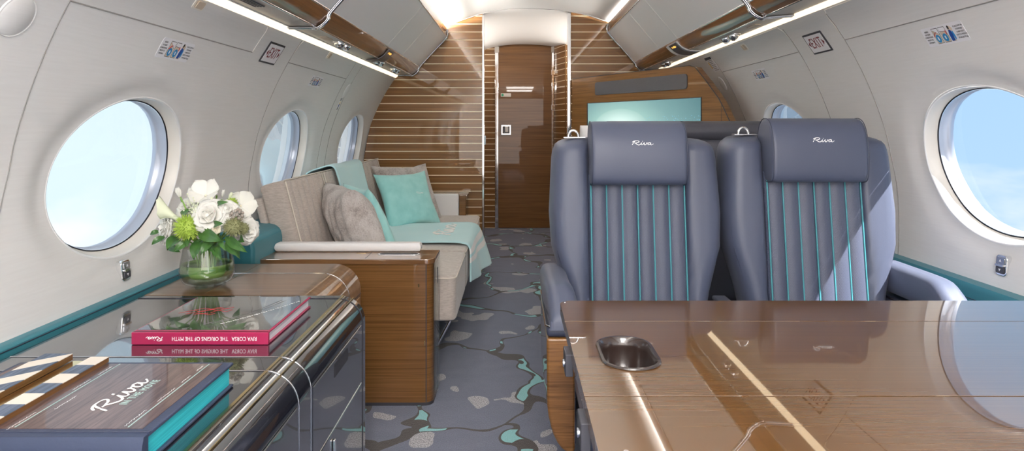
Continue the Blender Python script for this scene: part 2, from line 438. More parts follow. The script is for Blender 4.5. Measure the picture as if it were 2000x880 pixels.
def signature(name, o, ex, ey, width, m, parent, r=.055, lift=.0005, onto=None, tall=1.0):
    """handwritten logo centred on o"""
    ex, ey = Vector(ex).normalized(), Vector(ey).normalized(); en = ex.cross(ey); k = width/4.2; mb = MB()
    for st in SCRIPT:
        pts = catmull([(x, y, 0) for x, y in st], 6)
        W = [Vector(o)+ex*((p.x-2.1)*k)+ey*((p.y-.5)*k*tall)+en*lift for p in pts]
        if onto: W = [onto(w) for w in W]
        n_ = len(W)
        R = [r*k*(.75+.45*abs(math.sin(PI*i/(n_-1)*2+.6))) for i in range(n_)]
        mb.add(*tube_vf(W, R, 6, flat=en))
    return mb.build(name, m, parent, ang=60)
# ---------------------------------------------------------------- cabin shell
YB, YP, YD = -2.6, 4.80, 6.84            # rear wall, striped partition, far door wall
PROF = catmull([(x, 0, z) for x, z in [(-.86, 0), (-.985, .2), (-1.055, .42), (-1.088, .62), (-1.096, .78), (-1.088, .89), (-1.06, 1.02), (-1.005, 1.162), (-.949, 1.273), (-.893, 1.363), (-.848, 1.422), (-.800, 1.472), (-.75, 1.515)]], 8)
PROF = [(p.x, p.z) for p in PROF]
SL = [0]
for (x0, z0), (x1, z1) in zip(PROF, PROF[1:]): SL.append(SL[-1]+math.hypot(x1-x0, z1-z0))
def s_of_z(z):
    for i in range(len(PROF)-1):
        if PROF[i][1] <= z <= PROF[i+1][1]:
            return lerp(SL[i], SL[i+1], (z-PROF[i][1])/(PROF[i+1][1]-PROF[i][1]))
    return SL[-1]
RW = .25     # right wall x = RW - left wall x
def prof_at(s):
    s = clamp(s, 0, SL[-1]-1e-6)
    for i in range(len(PROF)-1):
        if SL[i] <= s <= SL[i+1]:
            t = (s-SL[i])/(SL[i+1]-SL[i]); (x0, z0), (x1, z1) = PROF[i], PROF[i+1]
            L = math.hypot(x1-x0, z1-z0)
            return lerp(x0, x1, t), lerp(z0, z1, t), ((z1-z0)/L, -(x1-x0)/L)   # inward normal
def wallp(side, Y, s, nn=0.0):
    """point on a side wall; nn > 0 is into the cabin"""
    x, z, (nx, nz) = prof_at(s); x += nx*nn; z += nz*nn
    return Vector((x if side < 0 else RW-x, Y, z))
def wall_hit(side, px, py):
    """(Y, s) where the sight line meets a side wall"""
    lo, best = None, None
    dx, dz = (px-CX)/F, (CY-py)/F
    prev = None
    for i in range(len(PROF)-1):
        for k in range(8):
            s = lerp(SL[i], SL[i+1], k/8); x, z, _ = prof_at(s); X = x if side < 0 else RW-x
            Y = X/dx; e = EYE+dz*Y-z
            if prev is not None and prev[0]*e <= 0 and abs(prev[0]-e) < .5:
                t = prev[0]/(prev[0]-e); return lerp(prev[1], Y, t), lerp(prev[2], s, t)
            prev = (e, Y, s)
    raise ValueError((side, px, py))
def wall_frame(side, Y, s):
    """right-hand frame on the wall: along the wall (viewer's right), up the wall, inward normal"""
    p0, p1 = wallp(side, Y, s-.01), wallp(side, Y, s+.01)
    up = (p1-p0).normalized(); al = Vector((0, 1, 0)) if side < 0 else Vector((0, -1, 0))
    return wallp(side, Y, s), al, up, al.cross(up).normalized()

WA, WB = .306, .224
SWL, SWR = s_of_z(.912), s_of_z(.947)
WIN = {-1: [1.853, 3.155, 4.405, .55, -.75, -2.05], 1: [1.845, 3.21, 4.46, .56, -.74, -2.04]}
SMAX = {-1: s_of_z(1.432), 1: s_of_z(1.481)}
def build_wall(side):
    sc = SWL if side < 0 else SWR
    hy, hs, ny, ns = .43, .33, 22, 18
    ys = []
    wins = sorted(y for y in WIN[side])
    edges = []
    for y in wins: edges.append((y-hy, y+hy))
    ys = [YB]
    for a, b in edges:
        a2 = max(a, YB); 
        if a2-ys[-1] > 1e-4: ys += [lerp(ys[-1], a2, k/3) for k in (1, 2, 3)]
        ys += [lerp(a2, b, k/ny) for k in range(1, ny+1)]
    if YP+.06 > ys[-1]+1e-4: ys.append(max(YP+.06, ys[-1]+.01))
    s0, s1 = sc-hs, sc+hs
    ss = [s0*k/6 for k in range(7)]+[lerp(s0, s1, k/ns) for k in range(1, ns+1)]+[lerp(s1, SMAX[side], k/5) for k in range(1, 6)]
    V, idx, Fc = [], {}, []
    def vid(y, s, nn=0.0):
        k = (round(y, 5), round(s, 5), round(nn, 5))
        if k not in idx: idx[k] = len(V); V.append(wallp(side, y, s, nn))
        return idx[k]
    def inwin(y, s):
        return s0-1e-6 < s < s1+1e-6 and any(a-1e-6 <= y <= b+1e-6 for a, b in edges)
    for i in range(len(ys)-1):
        for j in range(len(ss)-1):
            if inwin((ys[i]+ys[i+1])/2, (ss[j]+ss[j+1])/2): continue
            Fc.append((vid(ys[i], ss[j]), vid(ys[i+1], ss[j]), vid(ys[i+1], ss[j+1]), vid(ys[i], ss[j+1])))
    for yc in wins:
        a, b = max(yc-hy, YB), yc+hy
        B = [(lerp(a, b, k/ny), s0) for k in range(ny)]+[(b, lerp(s0, s1, k/ns)) for k in range(ns)]+[(lerp(b, a, k/ny), s1) for k in range(ny)]+[(a, lerp(s1, s0, k/ns)) for k in range(ns)]
        rings = []
        for t in (0, .25, .5, .7, .85, .95, 1):
            R = []
            for (y, s) in B:
                an = math.atan2((s-sc)/WB, (y-yc)/WA)
                ey, es = yc+(WA+.003)*math.cos(an), sc+(WB+.003)*math.sin(an)
                q = lerp(y, ey, t), lerp(s, es, t)
                r = math.hypot((q[0]-yc)/WA, (q[1]-sc)/WB)
                nn = -.012*smooth((1.24-r)/.12) if t > 0 else 0
                R.append(vid(q[0], q[1], nn))
            rings.append(R)
        k = len(B)
        for r0, r1 in zip(rings, rings[1:]):
            for i in range(k): Fc.append((r0[i], r0[(i+1) % k], r1[(i+1) % k], r1[i]))
    me_o = mk('wall_left' if side < 0 else 'wall_right', V, Fc, 'wall', None, ang=80)
    return tag(me_o, kind='structure')
wall_left, wall_right = build_wall(-1), build_wall(1)

def ring_surface(name, side, yc, sc, prof, m, parent, k=96):
    """rings of an ellipse that grows by da and sits nn off the wall"""
    V = []
    for da, nn in prof:
        for i in range(k):
            an = 2*PI*i/k
            ca, sa = math.cos(an), math.sin(an)
            V.append(wallp(side, yc+(WA+da)*ca, sc+(WB+da)*sa, nn))
    Fc = [(j*k+i, j*k+(i+1) % k, (j+1)*k+(i+1) % k, (j+1)*k+i) for j in range(len(prof)-1) for i in range(k)]
    return mk(name, V, Fc, m, parent, ang=50)
def window(i, side, yc):
    sc = SWL if side < 0 else SWR
    c = wallp(side, yc, sc)
    e = thing(f'window_{i}', c, None, None, kind='structure')
    ring_surface('window_bezel', side, yc, sc, [(.005, -.018), (.0045, -.014), (.002, -.0115), (-.001, -.0115), (-.003, -.013), (-.004, -.016)], 'white', e)
    ring_surface('window_reveal', side, yc, sc, [(-.004, -.014), (-.006, -.022), (-.012, -.036), (-.018, -.043), (-.020, -.045)], 'cream', e)
    ring_surface('window_gasket', side, yc, sc, [(-.0198, -.0435), (-.0205, -.0472), (-.0222, -.0472), (-.0232, -.0455)], 'rubber', e)
    ring_surface('window_frame', side, yc, sc, [(-.024, -.046), (-.0255, -.056), (-.027, -.068), (-.030, -.072), (-.032, -.076), (-.032, -.088)], 'winframe', e)
    k = 72; V, Fc = [], []
    for j, q in enumerate((1, .66, .33)):
        for a in range(k):
            an = 2*PI*a/k; V.append(wallp(side, yc+(WA-.029)*q*math.cos(an), sc+(WB-.029)*q*math.sin(an), -.078-.006*(1-q*q)))
    V.append(wallp(side, yc, sc, -.084))
    for j in range(2):
        for a in range(k): Fc.append((j*k+a, j*k+(a+1) % k, (j+1)*k+(a+1) % k, (j+1)*k+a))
    for a in range(k): Fc.append((2*k+a, 2*k+(a+1) % k, 3*k))
    mk('glass_pane', V, Fc, 'pane', e)
    return e
wi = 1
WINS = []
for side in (-1, 1):
    for y in WIN[side]:
        WINS.append(window(wi, side, y)); wi += 1
# pull tab of the window shade on the near right window
def shade_tab(side, yc, parent):
    sc = SWR; V = []
    n_ = 14
    for i in range(n_+1):
        an = PI+lerp(.05, .42, i/n_); w = math.sin(PI*i/n_)**.5
        for da, nn in ((-.014, -.046), (-.014+.0-.012*w, -.050), (-.020-.012*w, -.058), (-.022, -.060)):
            V.append(wallp(side, yc-(WA+da)*math.cos(an)*-1, sc+(WB+da)*math.sin(an), nn+.004))
    Fc = [(i*4+j, i*4+j+1, (i+1)*4+j+1, (i+1)*4+j) for i in range(n_) for j in range(3)]
    mk('shade_pull', V, Fc, 'white', parent)

# panel seams: thin joint lines that follow the wall
def wall_line(name, side, pts, m, parent, r=.0016):
    W = []
    for (y0, s0), (y1, s1) in zip(pts, pts[1:]):
        n_ = max(2, int(max(abs(y1-y0)/.08, abs(s1-s0)/.05)))
        W += [wallp(side, lerp(y0, y1, k/n_), lerp(s0, s1, k/n_), .0003) for k in range(n_)]
    W.append(wallp(side, *pts[-1], .0003))
    return tube(name, W, r, m, parent, 6)
sz = s_of_z
for side, wl, zl, zt, Ys, spans in ((-1, wall_left, 1.312, 1.408, (1.375, 2.70, 3.63, 3.78), ((1.375, 2.33), (2.70, 3.63))), (1, wall_right, 1.352, 1.452, (2.30, 2.67, 3.66), ((.9, 2.30), (2.67, 3.66)))):
    for Y in Ys: wall_line('panel_seam', side, [(Y, sz(.60)), (Y+.03, sz(.95)), (Y, sz(zl)), (Y-.01, sz(zt+(-.01 if Y != 2.3 else -.01)))], 'seam', wl, .0014)
    for a, b in spans:
        wall_line('panel_seam', side, [(a, sz(zl)), (b, sz(zl))], 'seam', wl, .0017)
        wall_line('panel_lip', side, [(a, sz(zl)), (a, sz(zt-.02)), (a+.02, sz(zt)), (b-.02, sz(zt)), (b, sz(zt-.02)), (b, sz(zl))], 'seam_light', wl, .0014)

# floor, ceiling vault, end walls
fl = mk('floor', [(-1.15, YB, 0), (1.45, YB, 0), (1.45, YD+.1, 0), (-1.15, YD+.1, 0)], [(0, 1, 2, 3)], 'carpet'); tag(fl, kind='structure')
VAULT = catmull([(x, 0, z) for x, z in [(-.66, 1.69), (-.62, 1.735), (-.55, 1.768), (-.465, 1.790), (-.36, 1.826), (-.242, 1.865), (-.10, 1.893), (.06, 1.903), (.22, 1.899), (.38, 1.884), (.54, 1.852), (.66, 1.812), (.74, 1.795), (.81, 1.76), (.85, 1.71)]], 4)
LINING = [Vector((x, 0, z)) for x, z in ((-.872, 1.426), (-.80, 1.53))]+VAULT+[Vector((x, 0, z)) for x, z in ((.98, 1.58), (1.07, 1.472))]
V, Fc = [], []
k = len(LINING)
for y in (YB, 0, 2.48, 4.8, YD+.05):
    V += [(p.x, y, p.z) for p in LINING]
for j in range(4):
    Fc += [(j*k+i, j*k+i+1, (j+1)*k+i+1, (j+1)*k+i) for i in range(k-1)]
ceiling = mk('ceiling', V, Fc, 'ceil', ang=60); tag(ceiling, kind='structure')
# shallow step of the ceiling lining where it meets the partition
tube('ceiling_joint', [(p.x, YP-.03, p.z-.002) for p in VAULT[9:-9]], .002, 'seam', ceiling, 6)

def inside_outline(x0, x1, n_=30, top='vault'):
    """upper edge of a cross-cabin panel between x0 and x1"""
    pts = [(-1.096, .78), (-1.06, 1.02), (-1.005, 1.162), (-.949, 1.273), (-.893, 1.363), (-.848, 1.422), (-.66, 1.70)]
    tab = [(p.x, p.z+.02) for p in VAULT]
    def zt(x):
        if x < -.66: return interp([(a, b+.01) for a, b in pts], x)
        if x > .85: return interp([(.85, 1.72), (1.10, 1.43), (1.14, 1.373), (1.20, 1.283), (1.255, 1.172), (1.31, 1.03), (1.345, .79)], x)
        return interp(tab, x)
    return [(x, zt(x)) for x in [lerp(x0, x1, i/n_) for i in range(n_+1)]]
def cross_panel(name, x0, x1, y0, y1, m, parent=None, kind=None, wide=False):
    up = inside_outline(x0, x1)
    out = [(x0, 0), (x1, 0)]+up[::-1]
    if x0 < -1.0: out = [(-.86, 0)]+[(x1, 0)]+up[::-1]+[(-1.06, .42), (-.985, .2)]
    o = prism(name, out, (0, y0, 0), (1, 0, 0), (0, 0, 1), (0, 1, 0), 0, y1-y0, m, parent)
    if kind: o['kind'] = kind
    return o
OPL, OPR = -.232, .392
wall_far_left = cross_panel('wall_far_left', -1.10, OPL, YP, YP+.045, 'stripe_wood', kind='structure')
wall_far_right = cross_panel('wall_far_right', OPR, 1.346, YP, YP+.045, 'stripe_wood', kind='structure')
for wl, x0, x1, ph in ((wall_far_left, OPL-.004, OPL+.012, 1.862), (wall_far_right, OPR-.008, OPR+.018, 1.885)):
    box('edge_post', x0, x1, YP-.006, YP+.055, 0, ph, 'chrome', wl, .003)
# cross-cabin wall behind the camera and the vestibule beyond the partition
wb = cross_panel('wall_back', -1.10, 1.346, YB-.05, YB, 'teak_end', kind='structure')
box('wall_vestibule_left', -.62, -.58, YP+.045, YD, 0, 1.95, 'stripe_wood')['kind'] = 'structure'
box('wall_vestibule_right', .78, .82, YP+.045, YD, 0, 1.95, 'stripe_wood')['kind'] = 'structure'
wf = box('wall_far_end', -.62, .82, YD+.02, YD+.06, 0, 1.95, 'door_wood'); wf['kind'] = 'structure'
w0 = mk('striped_panel', boxv(-.58, -.200, YD-.004, YD+.02, 0, 1.93), BOXF, 'stripe_wood', wf)
box('jamb_strip', -.203, -.166, YD-.022, YD+.02, 0, 1.815, 'chrome', wf, .004)
box('jamb_strip', .384, .409, YD-.022, YD+.02, 0, 1.815, 'chrome', wf, .004)
box('jamb_cap', -.206, -.160, YD-.024, YD+.02, 1.815, 1.875, 'psu', wf, .004)
box('jamb_cap', .380, .411, YD-.024, YD+.02, 1.815, 1.875, 'psu', wf, .004)
a, b = Vector((.409, YD-.01, 0)), Vector((.497, 6.50, 0)); ex = (b-a).normalized(); en = ex.cross(Vector((0, 0, 1)))
prism('striped_panel', [(0, 0), ((b-a).length, 0), ((b-a).length, 1.93), (0, 1.93)], a, ex, (0, 0, 1), en, -.02, 0, 'stripe_wood', wf)
box('corner_strip', .497, .507, 6.49, 6.51, 0, 1.93, 'teak_end', wf)
box('striped_panel', .507, .80, 6.49, 6.52, 0, 1.93, 'stripe_wood', wf)
for z in (1.58, 1.22): box('hinge', .378, .418, YD-.034, YD-.02, z, z+.055, 'chrome', wf, .004)
door = thing('door_1', (.11, YD, 0), None, None, kind='structure')
dp = [(x, z) for x, z in [(-.166, 0), (.386, 0)]]+[(p.x, p.z-.012) for p in VAULT if -.166 < p.x < .386][::-1]
dp = [(-.166, .004), (.386, .004), (.386, 1.862)]+[(p.x, p.z-.018) for p in reversed(VAULT) if -.166 < p.x < .386]+[(-.166, 1.862)]
prism('door_panel', dp, (0, YD-.012, 0), (1, 0, 0), (0, 0, 1), (0, 1, 0), 0, .03, 'door_wood', door)
box('top_trim', -.166, .386, YD-.016, YD-.01, 1.795, 1.803, 'teak_end', door)
p = at(988.5, 253.5, YD-.012)
lt = frame_box('door_latch', p, Vector((1, 0, 0)), Vector((0, 0, 1)), Vector((0, -1, 0)), .108, .108, .012, 'chrome', door, .012, 4)
frame_box('latch_recess', p+Vector((0, -.011, 0)), Vector((1, 0, 0)), Vector((0, 0, 1)), Vector((0, -1, 0)), .078, .078, .004, 'dark_panel', lt, .01, 3)
frame_box('latch_lever', p+Vector((.006, -.014, .008)), Vector((1, 0, 0)), Vector((0, 0, 1)), Vector((0, -1, 0)), .034, .060, .012, 'white', lt, .006, 3)
p = at(988, 185.5, YD-.012)
sg = frame_box('lavatory_indicator', p, Vector((1, 0, 0)), Vector((0, 0, 1)), Vector((0, -1, 0)), .106, .038, .008, 'cream', None, .008, 3)
tag(sg, 'small cream indicator with a green dot high on the brown far door', 'indicator')
lathe('green_dot', [(.013, 0), (.013, .002)], p+Vector((-.034, -.008, 0)), 'green_print', sg, 16, (0, -1, 0))
# flush latch on the edge of the left partition
lp = at(948, 274, YP)
la = frame_box('pocket_door_latch', Vector((OPL+.012, YP+.02, lp.z)), Vector((0, 1, 0)), Vector((0, 0, 1)), Vector((1, 0, 0)), .035, .07, .010, 'chrome', wall_far_left, .006, 3)

# teal leather side ledges (dado) below the windows
def ledge(name, pts, y0, y1, kind='structure', m='tealleather', parent=None):
    o = extrude_y(name, pts, y0, y1, m, parent, True, 0, 1, 40)
    if kind: o['kind'] = kind
    return o
tl = ledge('trim_1', [(-.88, 0), (-1.05, .3), (-1.062, .45), (-1.062, .585), (-1.070, .592), (-1.094, .594), (-1.10, .5), (-1.09, .3), (-.95, 0)], YB, 2.42)
tube('stitch_line', [(-1.0615, YB, .5815), (-1.0615, 2.42, .5815)], .0012, 'navy_dark', tl, 6)
x = RW+1.0
tr = ledge('trim_2', [(RW+.90, 0), (RW+1.03, .3), (RW+1.040, .45), (RW+1.046, .588), (RW+1.054, .602), (RW+1.094, .606), (RW+1.10, .5), (RW+1.09, .3), (RW+.95, 0)], YB, YP)
tube('stitch_line', [(RW+1.0445, YB, .562), (RW+1.0445, YP, .562)], .0012, 'navy_dark', tr, 6)
tb = ledge('trim_3', [(-.90, 0), (-.955, .30), (-.955, .60), (-.962, .632), (-.985, .648), (-1.02, .654), (-1.092, .662), (-1.10, .5), (-1.09, .3), (-.99, .10)], 2.42, YP)
bv = tb.modifiers.new('soft_edge', 'BEVEL'); bv.width = .012; bv.segments = 3; bv.limit_method = 'ANGLE'
# ---------------------------------------------------------------- overhead bins, valances, light strips, service panels
YR = 2.49
def bin_section(side, y0, y1, label, prof):
    """prof keys: strip, psu, low, high, rail (x, z pairs)"""
    cx = (prof['low'][0]+prof['high'][0])/2
    root = thing('overhead_bin', (cx, (y0+y1)/2, prof['psu'][1]), label, 'overhead bin', 'overhead bins along the ceiling')
    P = lambda k: Vector((prof[k][0], 0, prof[k][1]))
    s = -1 if side < 0 else 1
    lo, hi, psu, st = P('low'), P('high'), P('psu'), P('strip')
    # white bin face with two hairline joints
    nrm = Vector((lo.z-hi.z, 0, hi.x-lo.x)).normalized()
    if nrm.z > 0: nrm = -nrm
    bk = -nrm*.02
    face = extrude_y('bin_door', [(lo.x, lo.z), (hi.x, hi.z), (hi.x+bk.x, hi.z+bk.z), (lo.x+bk.x, lo.z+bk.z)], y0, y1, 'white', root)
    for y in prof['joints']:
        if y0 < y < y1: tube('door_joint', [Vector((lo.x, y, lo.z))+nrm*.0002, Vector((hi.x, y, hi.z))+nrm*.0002], .0011, 'seam_light' if y > 3 else 'seam', face, 6)
    # convex wood valance
    ctr = (lo+psu)/2; out = Vector((-(lo.z-psu.z), 0, lo.x-psu.x)).normalized()
    if out.z > 0: out = -out
    vp = [(lerp(psu, lo, t)+out*(.010*math.sin(PI*t))) for t in [k/10 for k in range(11)]]
    back = [(v.x-out.x*.03, v.z-out.z*.03) for v in reversed(vp)]
    val = extrude_y('wood_valance', [(v.x, v.z) for v in vp]+back, y0, y1, 'teak_valance', root)
    if prof.get('plate'):
        a, b = prof['plate']
        if y0 <= a < y1:
            vq = [lerp(psu, lo, t)+out*(.010*math.sin(PI*t)+.004) for t in [.28+.066*k for k in range(11)]]
            vq2 = [v-out*.006 for v in reversed(vq)]
            extrude_y('valance_plate', [(v.x, v.z) for v in vq+vq2], a, min(b, y1), 'teak_valance', val)
    for nm, q, r in (('upper_chrome_trim', lo, .0045), ('lower_chrome_trim', psu, .004)):
        tube(nm, [Vector((q.x, y0, q.z)), Vector((q.x, y1, q.z))], r, 'chrome', root, 8)
    # service panel strip between valance and light strip
    extrude_y('service_strip', [(psu.x, psu.z), (st.x, st.z), (st.x, st.z+.02), (psu.x, psu.z+.02)], y0, y1, 'psu', root)
    # upper rail
    rl, rh = P('high'), P('rail')
    extrude_y('upper_wood_rail', [(rl.x, rl.z), (rh.x, rh.z), (rh.x+s*.018, rh.z), (rl.x+s*.018, rl.z)], y0, y1, 'teak_valance', root)
    tube('rail_chrome_trim', [Vector((rl.x, y0, rl.z)), Vector((rl.x, y1, rl.z))], .004, 'chrome', root, 8)
    tube('rail_cap', [Vector((rh.x+s*.006, y0, rh.z)), Vector((rh.x+s*.006, y1, rh.z))], .004, 'steel', root, 8)
    # chrome band round the section at its far end
    ring = [st, lerp(st, psu, .85), psu+out*.004, lerp(psu, lo, .35)+out*.012, lerp(psu, lo, .7)+out*.011, lo, lerp(lo, hi, .5), hi, rh]
    ye = y1-.012
    pts = catmull([Vector((q.x, ye, q.z))+Vector((0, 0, -.004)) for q in ring], 4)
    tube('end_band', pts, .007, 'chrome', root, 8)
    tube('end_band', [v+Vector((0, -.016, -.001)) for v in pts], .004, 'steel', root, 8)
    return root
LP = dict(strip=(-.845, 1.424), psu=(-.745, 1.424), low=(-.688, 1.482), high=(-.491, 1.701), rail=(-.487, 1.756), joints=(3.55, 4.02))
RP = dict(strip=(1.040, 1.470), psu=(.930, 1.461), low=(.868, 1.513), high=(.677, 1.736), rail=(.675, 1.797), joints=(3.50, 3.95), plate=(2.5, 3.42))
bin_section(-1, YR, YP, 'white overhead bin with wood valance on the left, beside the striped partition', LP)
bin_section(-1, YB, YR-.004, 'near white overhead bin on the left, above the vase of flowers', LP)
bin_section(1, YR, YP, 'white overhead bin with wood valance on the right, above the television cabinet', RP)
bin_section(1, YB, YR-.004, 'near white overhead bin on the right, above the blue seats', RP)
# warm light strips at the top of the walls
def light_strip(side, x0, z0, x1, z1, y0, y1, label):
    d = Vector((x1-x0, 0, z1-z0)); nn = Vector((d.z, 0, -d.x)).normalized()
    if nn.z > 0: nn = -nn
    o = thing('light_strip', ((x0+x1)/2, (y0+y1)/2, z0), label, 'light strip', 'cabin light strips')
    k = 8
    lens = [(lerp(x0, x1, i/k)+nn.x*.006*math.sin(PI*i/k), lerp(z0, z1, i/k)+nn.z*.006*math.sin(PI*i/k)) for i in range(k+1)]
    extrude_y('lens', lens+[(x-nn.x*.01, z-nn.z*.01) for x, z in reversed(lens)], y0, y1, 'led', o)
    for x, z in ((x0, z0), (x1, z1)): tube('lip', [(x, y0, z), (x, y1, z)], .0028, 'white', o, 6)
light_strip(-1, -.868, 1.402, -.842, 1.423, YB, YP-.02, 'glowing warm light strip along the top of the left wall')
light_strip(1, 1.071, 1.457, 1.040, 1.472, YB, YP-.02, 'glowing warm light strip along the top of the right wall')

# reading lights: a base plate with a gasper nozzle and a lamp eyeball
def reading_light(p, rot, label):
    o = thing('reading_light', p, label, 'reading light', 'reading lights in the overhead strips')
    z = Vector((0, 0, 1)); ex = Vector((0, 1, 0)); ey = Vector((-1, 0, 0))
    pl = prism('base_plate', rrect(.20, .042, .016), p, ex, ey, z, -.006, 0, 'chrome', o, .002)
    for dy, nm in ((-.052, 'air_nozzle'), (.052, 'lamp_eyeball')):
        c = p+Vector((0, dy, -.005))
        e = lathe(nm, [(.023, 0), (.023, -.006), (.019, -.013), (.013, -.019), (.011, -.017), (.0, -.015)], c, 'chrome', o, 24)
        lathe('nozzle_core', [(.010, -.014), (.008, -.024), (.0, -.025)], c, 'dark_panel' if nm == 'air_nozzle' else 'white', e, 16)
zl, zr = 1.424, 1.465
for (px, py), lab in (((672, 85), 'chrome reading light on the left, above the placard by the far exit window'), ((746, 119), 'middle chrome reading light on the left, beside the lit call panel'), ((773, 135), 'chrome reading light on the left, next to the striped partition')):
    p = onz(px, py, zl); p.x = clamp(p.x, -.80, -.775); reading_light(p, 0, lab)
for (px, py), lab in (((1425, 70), 'chrome reading light on the right, over the small latch in the wall panel'), ((1301, 122), 'chrome reading light on the right, above the corner of the television cabinet')):
    p = onz(px, py, zr); p.x = clamp(p.x, .965, 1.0); reading_light(p, 0, lab)
def tan_plate(p, label):
    o = prism('service_cover', rrect(.10, .03, .006), p, (0, 1, 0), (-1, 0, 0), (0, 0, 1), -.004, 0, 'tan', None, .001)
    tag(o, label, 'cover plate')
tan_plate(Vector((-.795, 2.79, zl)), 'tan cover plate behind the first left reading light')
tan_plate(Vector((.985, 2.72, 1.465)), 'tan cover plate behind the near right reading light')
# call panels: curved dark plate with small amber figures
def call_panel(side, prof, Y, label, light_base):
    psu, lo = Vector((prof['psu'][0], 0, prof['psu'][1])), Vector((prof['low'][0], 0, prof['low'][1]))
    out = Vector((-(lo.z-psu.z), 0, lo.x-psu.x)).normalized()
    if out.z > 0: out = -out
    s = -1 if side < 0 else 1
    o = thing('call_panel', psu+Vector((0, Y, 0)), label, 'control panel', 'overhead call panels')
    cur = [psu+Vector((s*.06, 0, -.012)), psu+Vector((s*.03, 0, -.012)), psu+out*.010, lerp(psu, lo, .35)+out*.018, lerp(psu, lo, .65)+out*.018, lerp(psu, lo, .95)+out*.016]
    cur = catmull(cur, 5)
    extrude_y('curved_plate', [(v.x, v.z) for v in cur]+[(v.x-out.x*.006, v.z-out.z*.006) for v in reversed(cur)], Y-.075, Y+.075, 'dark_panel', o)
    if light_base:
        extrude_y('white_base', [(v.x-out.x*.005, v.z-out.z*.005) for v in cur]+[(v.x-out.x*.012, v.z-out.z*.012) for v in reversed(cur)], Y-.09, Y+.15, 'whitepad', o)
    c = lerp(psu, lo, .72)+out*.0185; c.y = Y
    up = (lo-psu).normalized(); al = Vector((0, 1, 0)) if s < 0 else Vector((0, -1, 0)); en = al.cross(up)
    mb = MB()
    for i, (dx, w, h) in enumerate([(-.034, .008, .012), (-.020, .012, .004), (-.004, .004, .012), (.008, .012, .012), (.024, .006, .012), (.034, .004, .008)]):
        v, f = prism_vf([(dx-w/2, -h/2), (dx+w/2, -h/2), (dx+w/2, h/2), (dx-w/2, h/2)], c, al, up, en, 0, .001); mb.add(v, f)
    mb.build('amber_display', 'amber', o)
call_panel(-1, LP, 3.66, 'curved dark call panel with amber figures on the left valance', False)
call_panel(1, RP, 3.62, 'curved dark call panel with amber figures on the right valance', True)
# small slotted air vent in the near left strip
vo = thing('air_vent', (-.79, 1.98, zl), 'small dark air vent in the near left overhead strip', 'vent')
prism('vent_frame', rrect(.15, .04, .018), (-.79, 1.98, zl), (0, 1, 0), (-1, 0, 0), (0, 0, 1), -.003, 0, 'steel', vo)
for i in range(4): box('vent_slat', -.803+.009*i, -.799+.009*i, 1.92, 2.04, zl-.006, zl-.002, 'dark_panel', vo)

# ---------------------------------------------------------------- signs, placards and fittings on the side walls
def on_wall(side, px, py): 
    Y, s = wall_hit(side, px, py); return wall_frame(side, Y, s)
def lines(mb_parent, name, o, al, up, en, rows, m, size, align='CENTER', gap=1.25, squash=.8):
    mb = MB(); k = len(rows)
    for i, r in enumerate(rows):
        v, f = text_vf(r, size, o+up*((k-1)/2-i)*size*gap, al, up, en, .0001, align, .0003, 1.0, squash); mb.add(v, f)
    return mb.build(name, m, mb_parent)
def exit_sign(side, px, py, label):
    o, al, up, en = on_wall(side, px, py)
    r = frame_box('exit_sign', o, al, up, en, .150, .088, .004, 'rubber', None, .002)
    tag(r, label, 'exit sign', 'exit signs on the cabin walls')
    f = frame_box('face_plate', o+en*.004, al, up, en, .134, .073, .001, 'sticker', r)
    q = o+en*.005
    mb = MB().add(*text_vf('EXIT', .062, q, al, up, en, .0003, 'CENTER', .0004, 1.06, .66)); 
    mb.build('lettering', 'exit_red', r)
    for sx in (-1, 1):
        prism('arrow', [(sx*.048, .012), (sx*.062, 0), (sx*.048, -.012)][::sx], q, al, up, en, 0, .0006, 'exit_red', r)
exit_sign(-1, 531, 104, 'white exit sign with red letters on the left wall')
exit_sign(1, 1597, 83, 'white exit sign with red letters on the right wall')
